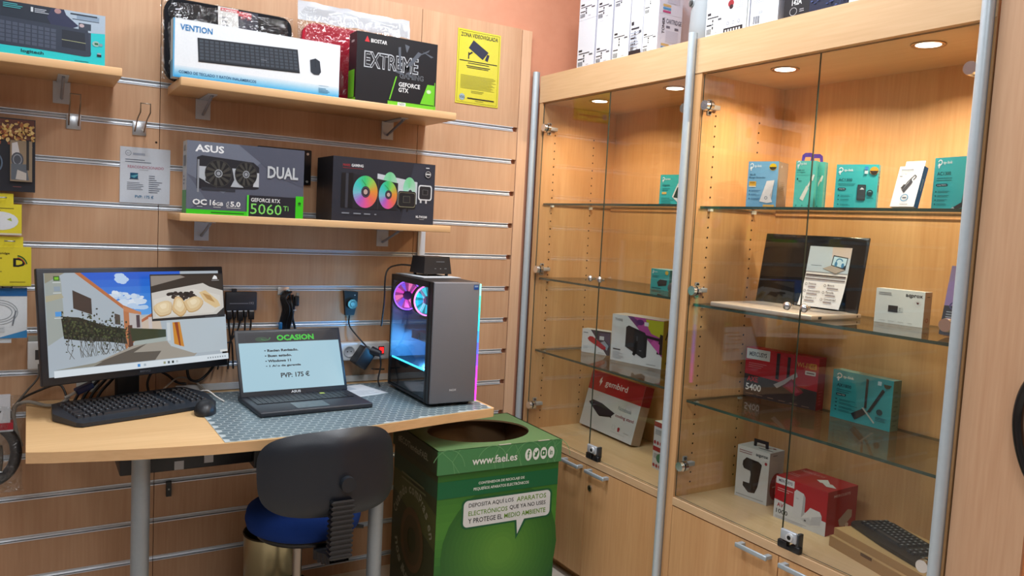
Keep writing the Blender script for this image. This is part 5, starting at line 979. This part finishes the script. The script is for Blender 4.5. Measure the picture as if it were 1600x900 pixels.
# ================================================================ on top of the cabinets
ZR = ZT+.0005; GT = 'white toner boxes on top of the cabinets'; WB = (226, 231, 240)
def toner(label, y0, y1, z, h, d=.28, side=False, lab=0, x=1.815):
    c = Carton('toner_box', label, (x, y0, z), -90, y0-y1, h, d, WB, faces=dict(r=(206, 206, 220)), group=GT)
    p = c.front()
    if lab == 1: p.r(.06, .03, .96, .62, 'f4f7f4')
    v = .36 if lab == 0 or h > .19 else .5
    p.r(.08, v, .28, v+.04, '2a2c34').r(.08, v-.05, .72, v-.03, '3a3c44').r(.36, v-.11, .44, v-.07, '2a2c34').r(.38, v-.16, .43, v-.125, '2a2c34').r(.37, v-.22, .44, v-.175, '2a2c34').r(.7, v-.1, .9, v-.07, '5a5c64').g(.06, .2, .36, .24, 1, '3a3c44', .6, 1)
    for k in range(9): p.r(.07+.032*k, .07, .07+.032*k+(.012 if k % 3 else .022), .16, '4a4c54')
    p.g(.55, .08, .75, .1, 1, 'a8acb4'); c.done(p)
    if side:
        p = c.right(); p.t('TONER', .16, .5, .27, .92, '2c2a3a', .03, 90).t('CARTRIDGE', .33, .78, .98, .9, '5a5868', .02).r(.34, .66, .5, .72, '6a6878').r(.7, .64, .86, .7, '6a6878').r(.34, .3, .86, .6, 'bcbccc')
        for k, q in enumerate(('c8a870', '4a90c4', 'b04878')): p.rr(.16, .2-.08*k, .5, .255-.08*k, .02, .02, q)
        c.done(p, 'side_print')
    return c
for nm, y0, y1, h1, h2 in (('first', -.231, -.338, .186, .15), ('second', -.347, -.439, .161, .17), ('third', -.448, -.54, .187, .12)):
    toner(f'lower white toner box in the {nm} column from the wall', y0, y1, ZR, h1, lab=1 if nm == 'third' else 0); toner(f'upper white toner box in the {nm} column from the wall', y0, y1, ZR+h1+.0006, h2)
c = toner('slim white toner box with a black base stripe between two columns', -.545, -.611, ZR, .31); p = c.front(.004); p.r(.02, .0, .98, .075, '26222a').g(.1, .12, .9, .3, 5, 'a0a8b8', .3); c.done(p)
toner('lower white toner box with colour stripes left of the grey bottle', -.614, -.69, ZR, .13, .106, True, 1); toner('upper white toner box with colour stripes left of the grey bottle', -.614, -.69, ZR+.1306, .13, .106, True, 1)
t = thing('toner_bottle', 'grey plastic bottle standing among the toner boxes', 'bottle', (1.87, -.856, ZR))
MB().lathe([(0, 0), (.047, 0), (.05, .006), (.0505, .06), (.047, .14), (.045, .26), (.04, .3), (.02, .32), (0, .32)], n=32, col=(150, 156, 160)).build('bottle_body', 'plastic', t)
MB().cyl((-.04, .018, .133), (-.051, .0225, .133), .0085, .0085, 16, (70, 72, 72)).lathe([(.009, 0), (.013, 0), (.013, .004), (.009, .004)], n=18, col=(140, 146, 150), M=Matrix.Translation((-.044, .0195, .133)) @ Matrix.Rotation(RD(-90), 4, 'Y')).build('spout', 'plastic', t)
toner('white toner box just right of the grey bottle', -.916, -.988, ZR, .2, lab=1)
c = toner('white toner box with a red berry picture and black icon strip', -.992, -1.092, ZR, .2, lab=1); p = c.front(.004); p.r(0, 0, .93, 1, 'e4e9f2').e(.28, .46, .12, .055, '9c2c34').e(.3, .41, .08, .035, '3a2428').g(.48, .37, .9, .48, 4, 'a8b0bc', .3).r(.04, .02, .8, .105, '1f1f24')
for k in range(6): p.r(.1+.11*k, .045, .16+.11*k, .08, 'd4d8dc'); k < 3 and p.ring(.2+.22*k, .17, .05, .028, .25, '7a808c', 10)
c.done(p)
c = toner('plain white toner box beside the black 142A box', -1.1, -1.202, ZR, .2); p = c.front(.004); p.r(0, 0, 1, 1, 'e6ebf4').g(.1, .36, .5, .46, 4, '9aa4b4', .3).g(.3, .2, .5, .24, 2, '9aa4b4', .4)
for k in range(8): p.r(.12+.03*k, .06, .12+.03*k+(.012 if k % 3 else .02), .17, '5a5e68')
c.done(p)
c = Carton('toner_box', 'black toner box numbered 142A with a dark blue photo', (1.815, -1.219, ZR), -90, .206, .13, .25, '1b1c22', group=GT)
p = c.front(); p.p([(.42, 0), (1, 0), (1, 1), (.42, 1)], '1c2440').t('142A', .13, .3, .29, .42, 'f0f0f2', .02).ring(.16, .17, .06, .085, .1, 'd0d0d4').g(.26, .14, .38, .22, 2, 'a8a8b0').g(.14, .48, .4, .6, 3, '8a8c94', .35).e(.06, .58, .07, .11, '3c80c0').r(.03, .55, .09, .6, 'd8e4f0')
for k in range(60): p.line([(random.uniform(.43, .9), random.uniform(.05, .95))]*1+[(random.uniform(.6, .98), random.uniform(.05, .95))], .0008, random.choice(['2c3c6c', '44548c', '262c58', '5a6aa0'])) if k < 14 else p.e(random.uniform(.45, .97), random.uniform(.05, .95), .02, .015, random.choice(['2a3868', '384880', '4a5a90', '241c40']), 6)
c.done(p)
c = Carton('toner_box', 'white toner box with a black bottom edge at the right top', (1.815, -1.428, ZR), -90, .13, .12, .25, WB, group=GT); p = c.front(); p.r(0, 0, 1, .06, '22222a').g(.1, .3, .6, .6, 4, '8a94a4', .3); c.done(p)
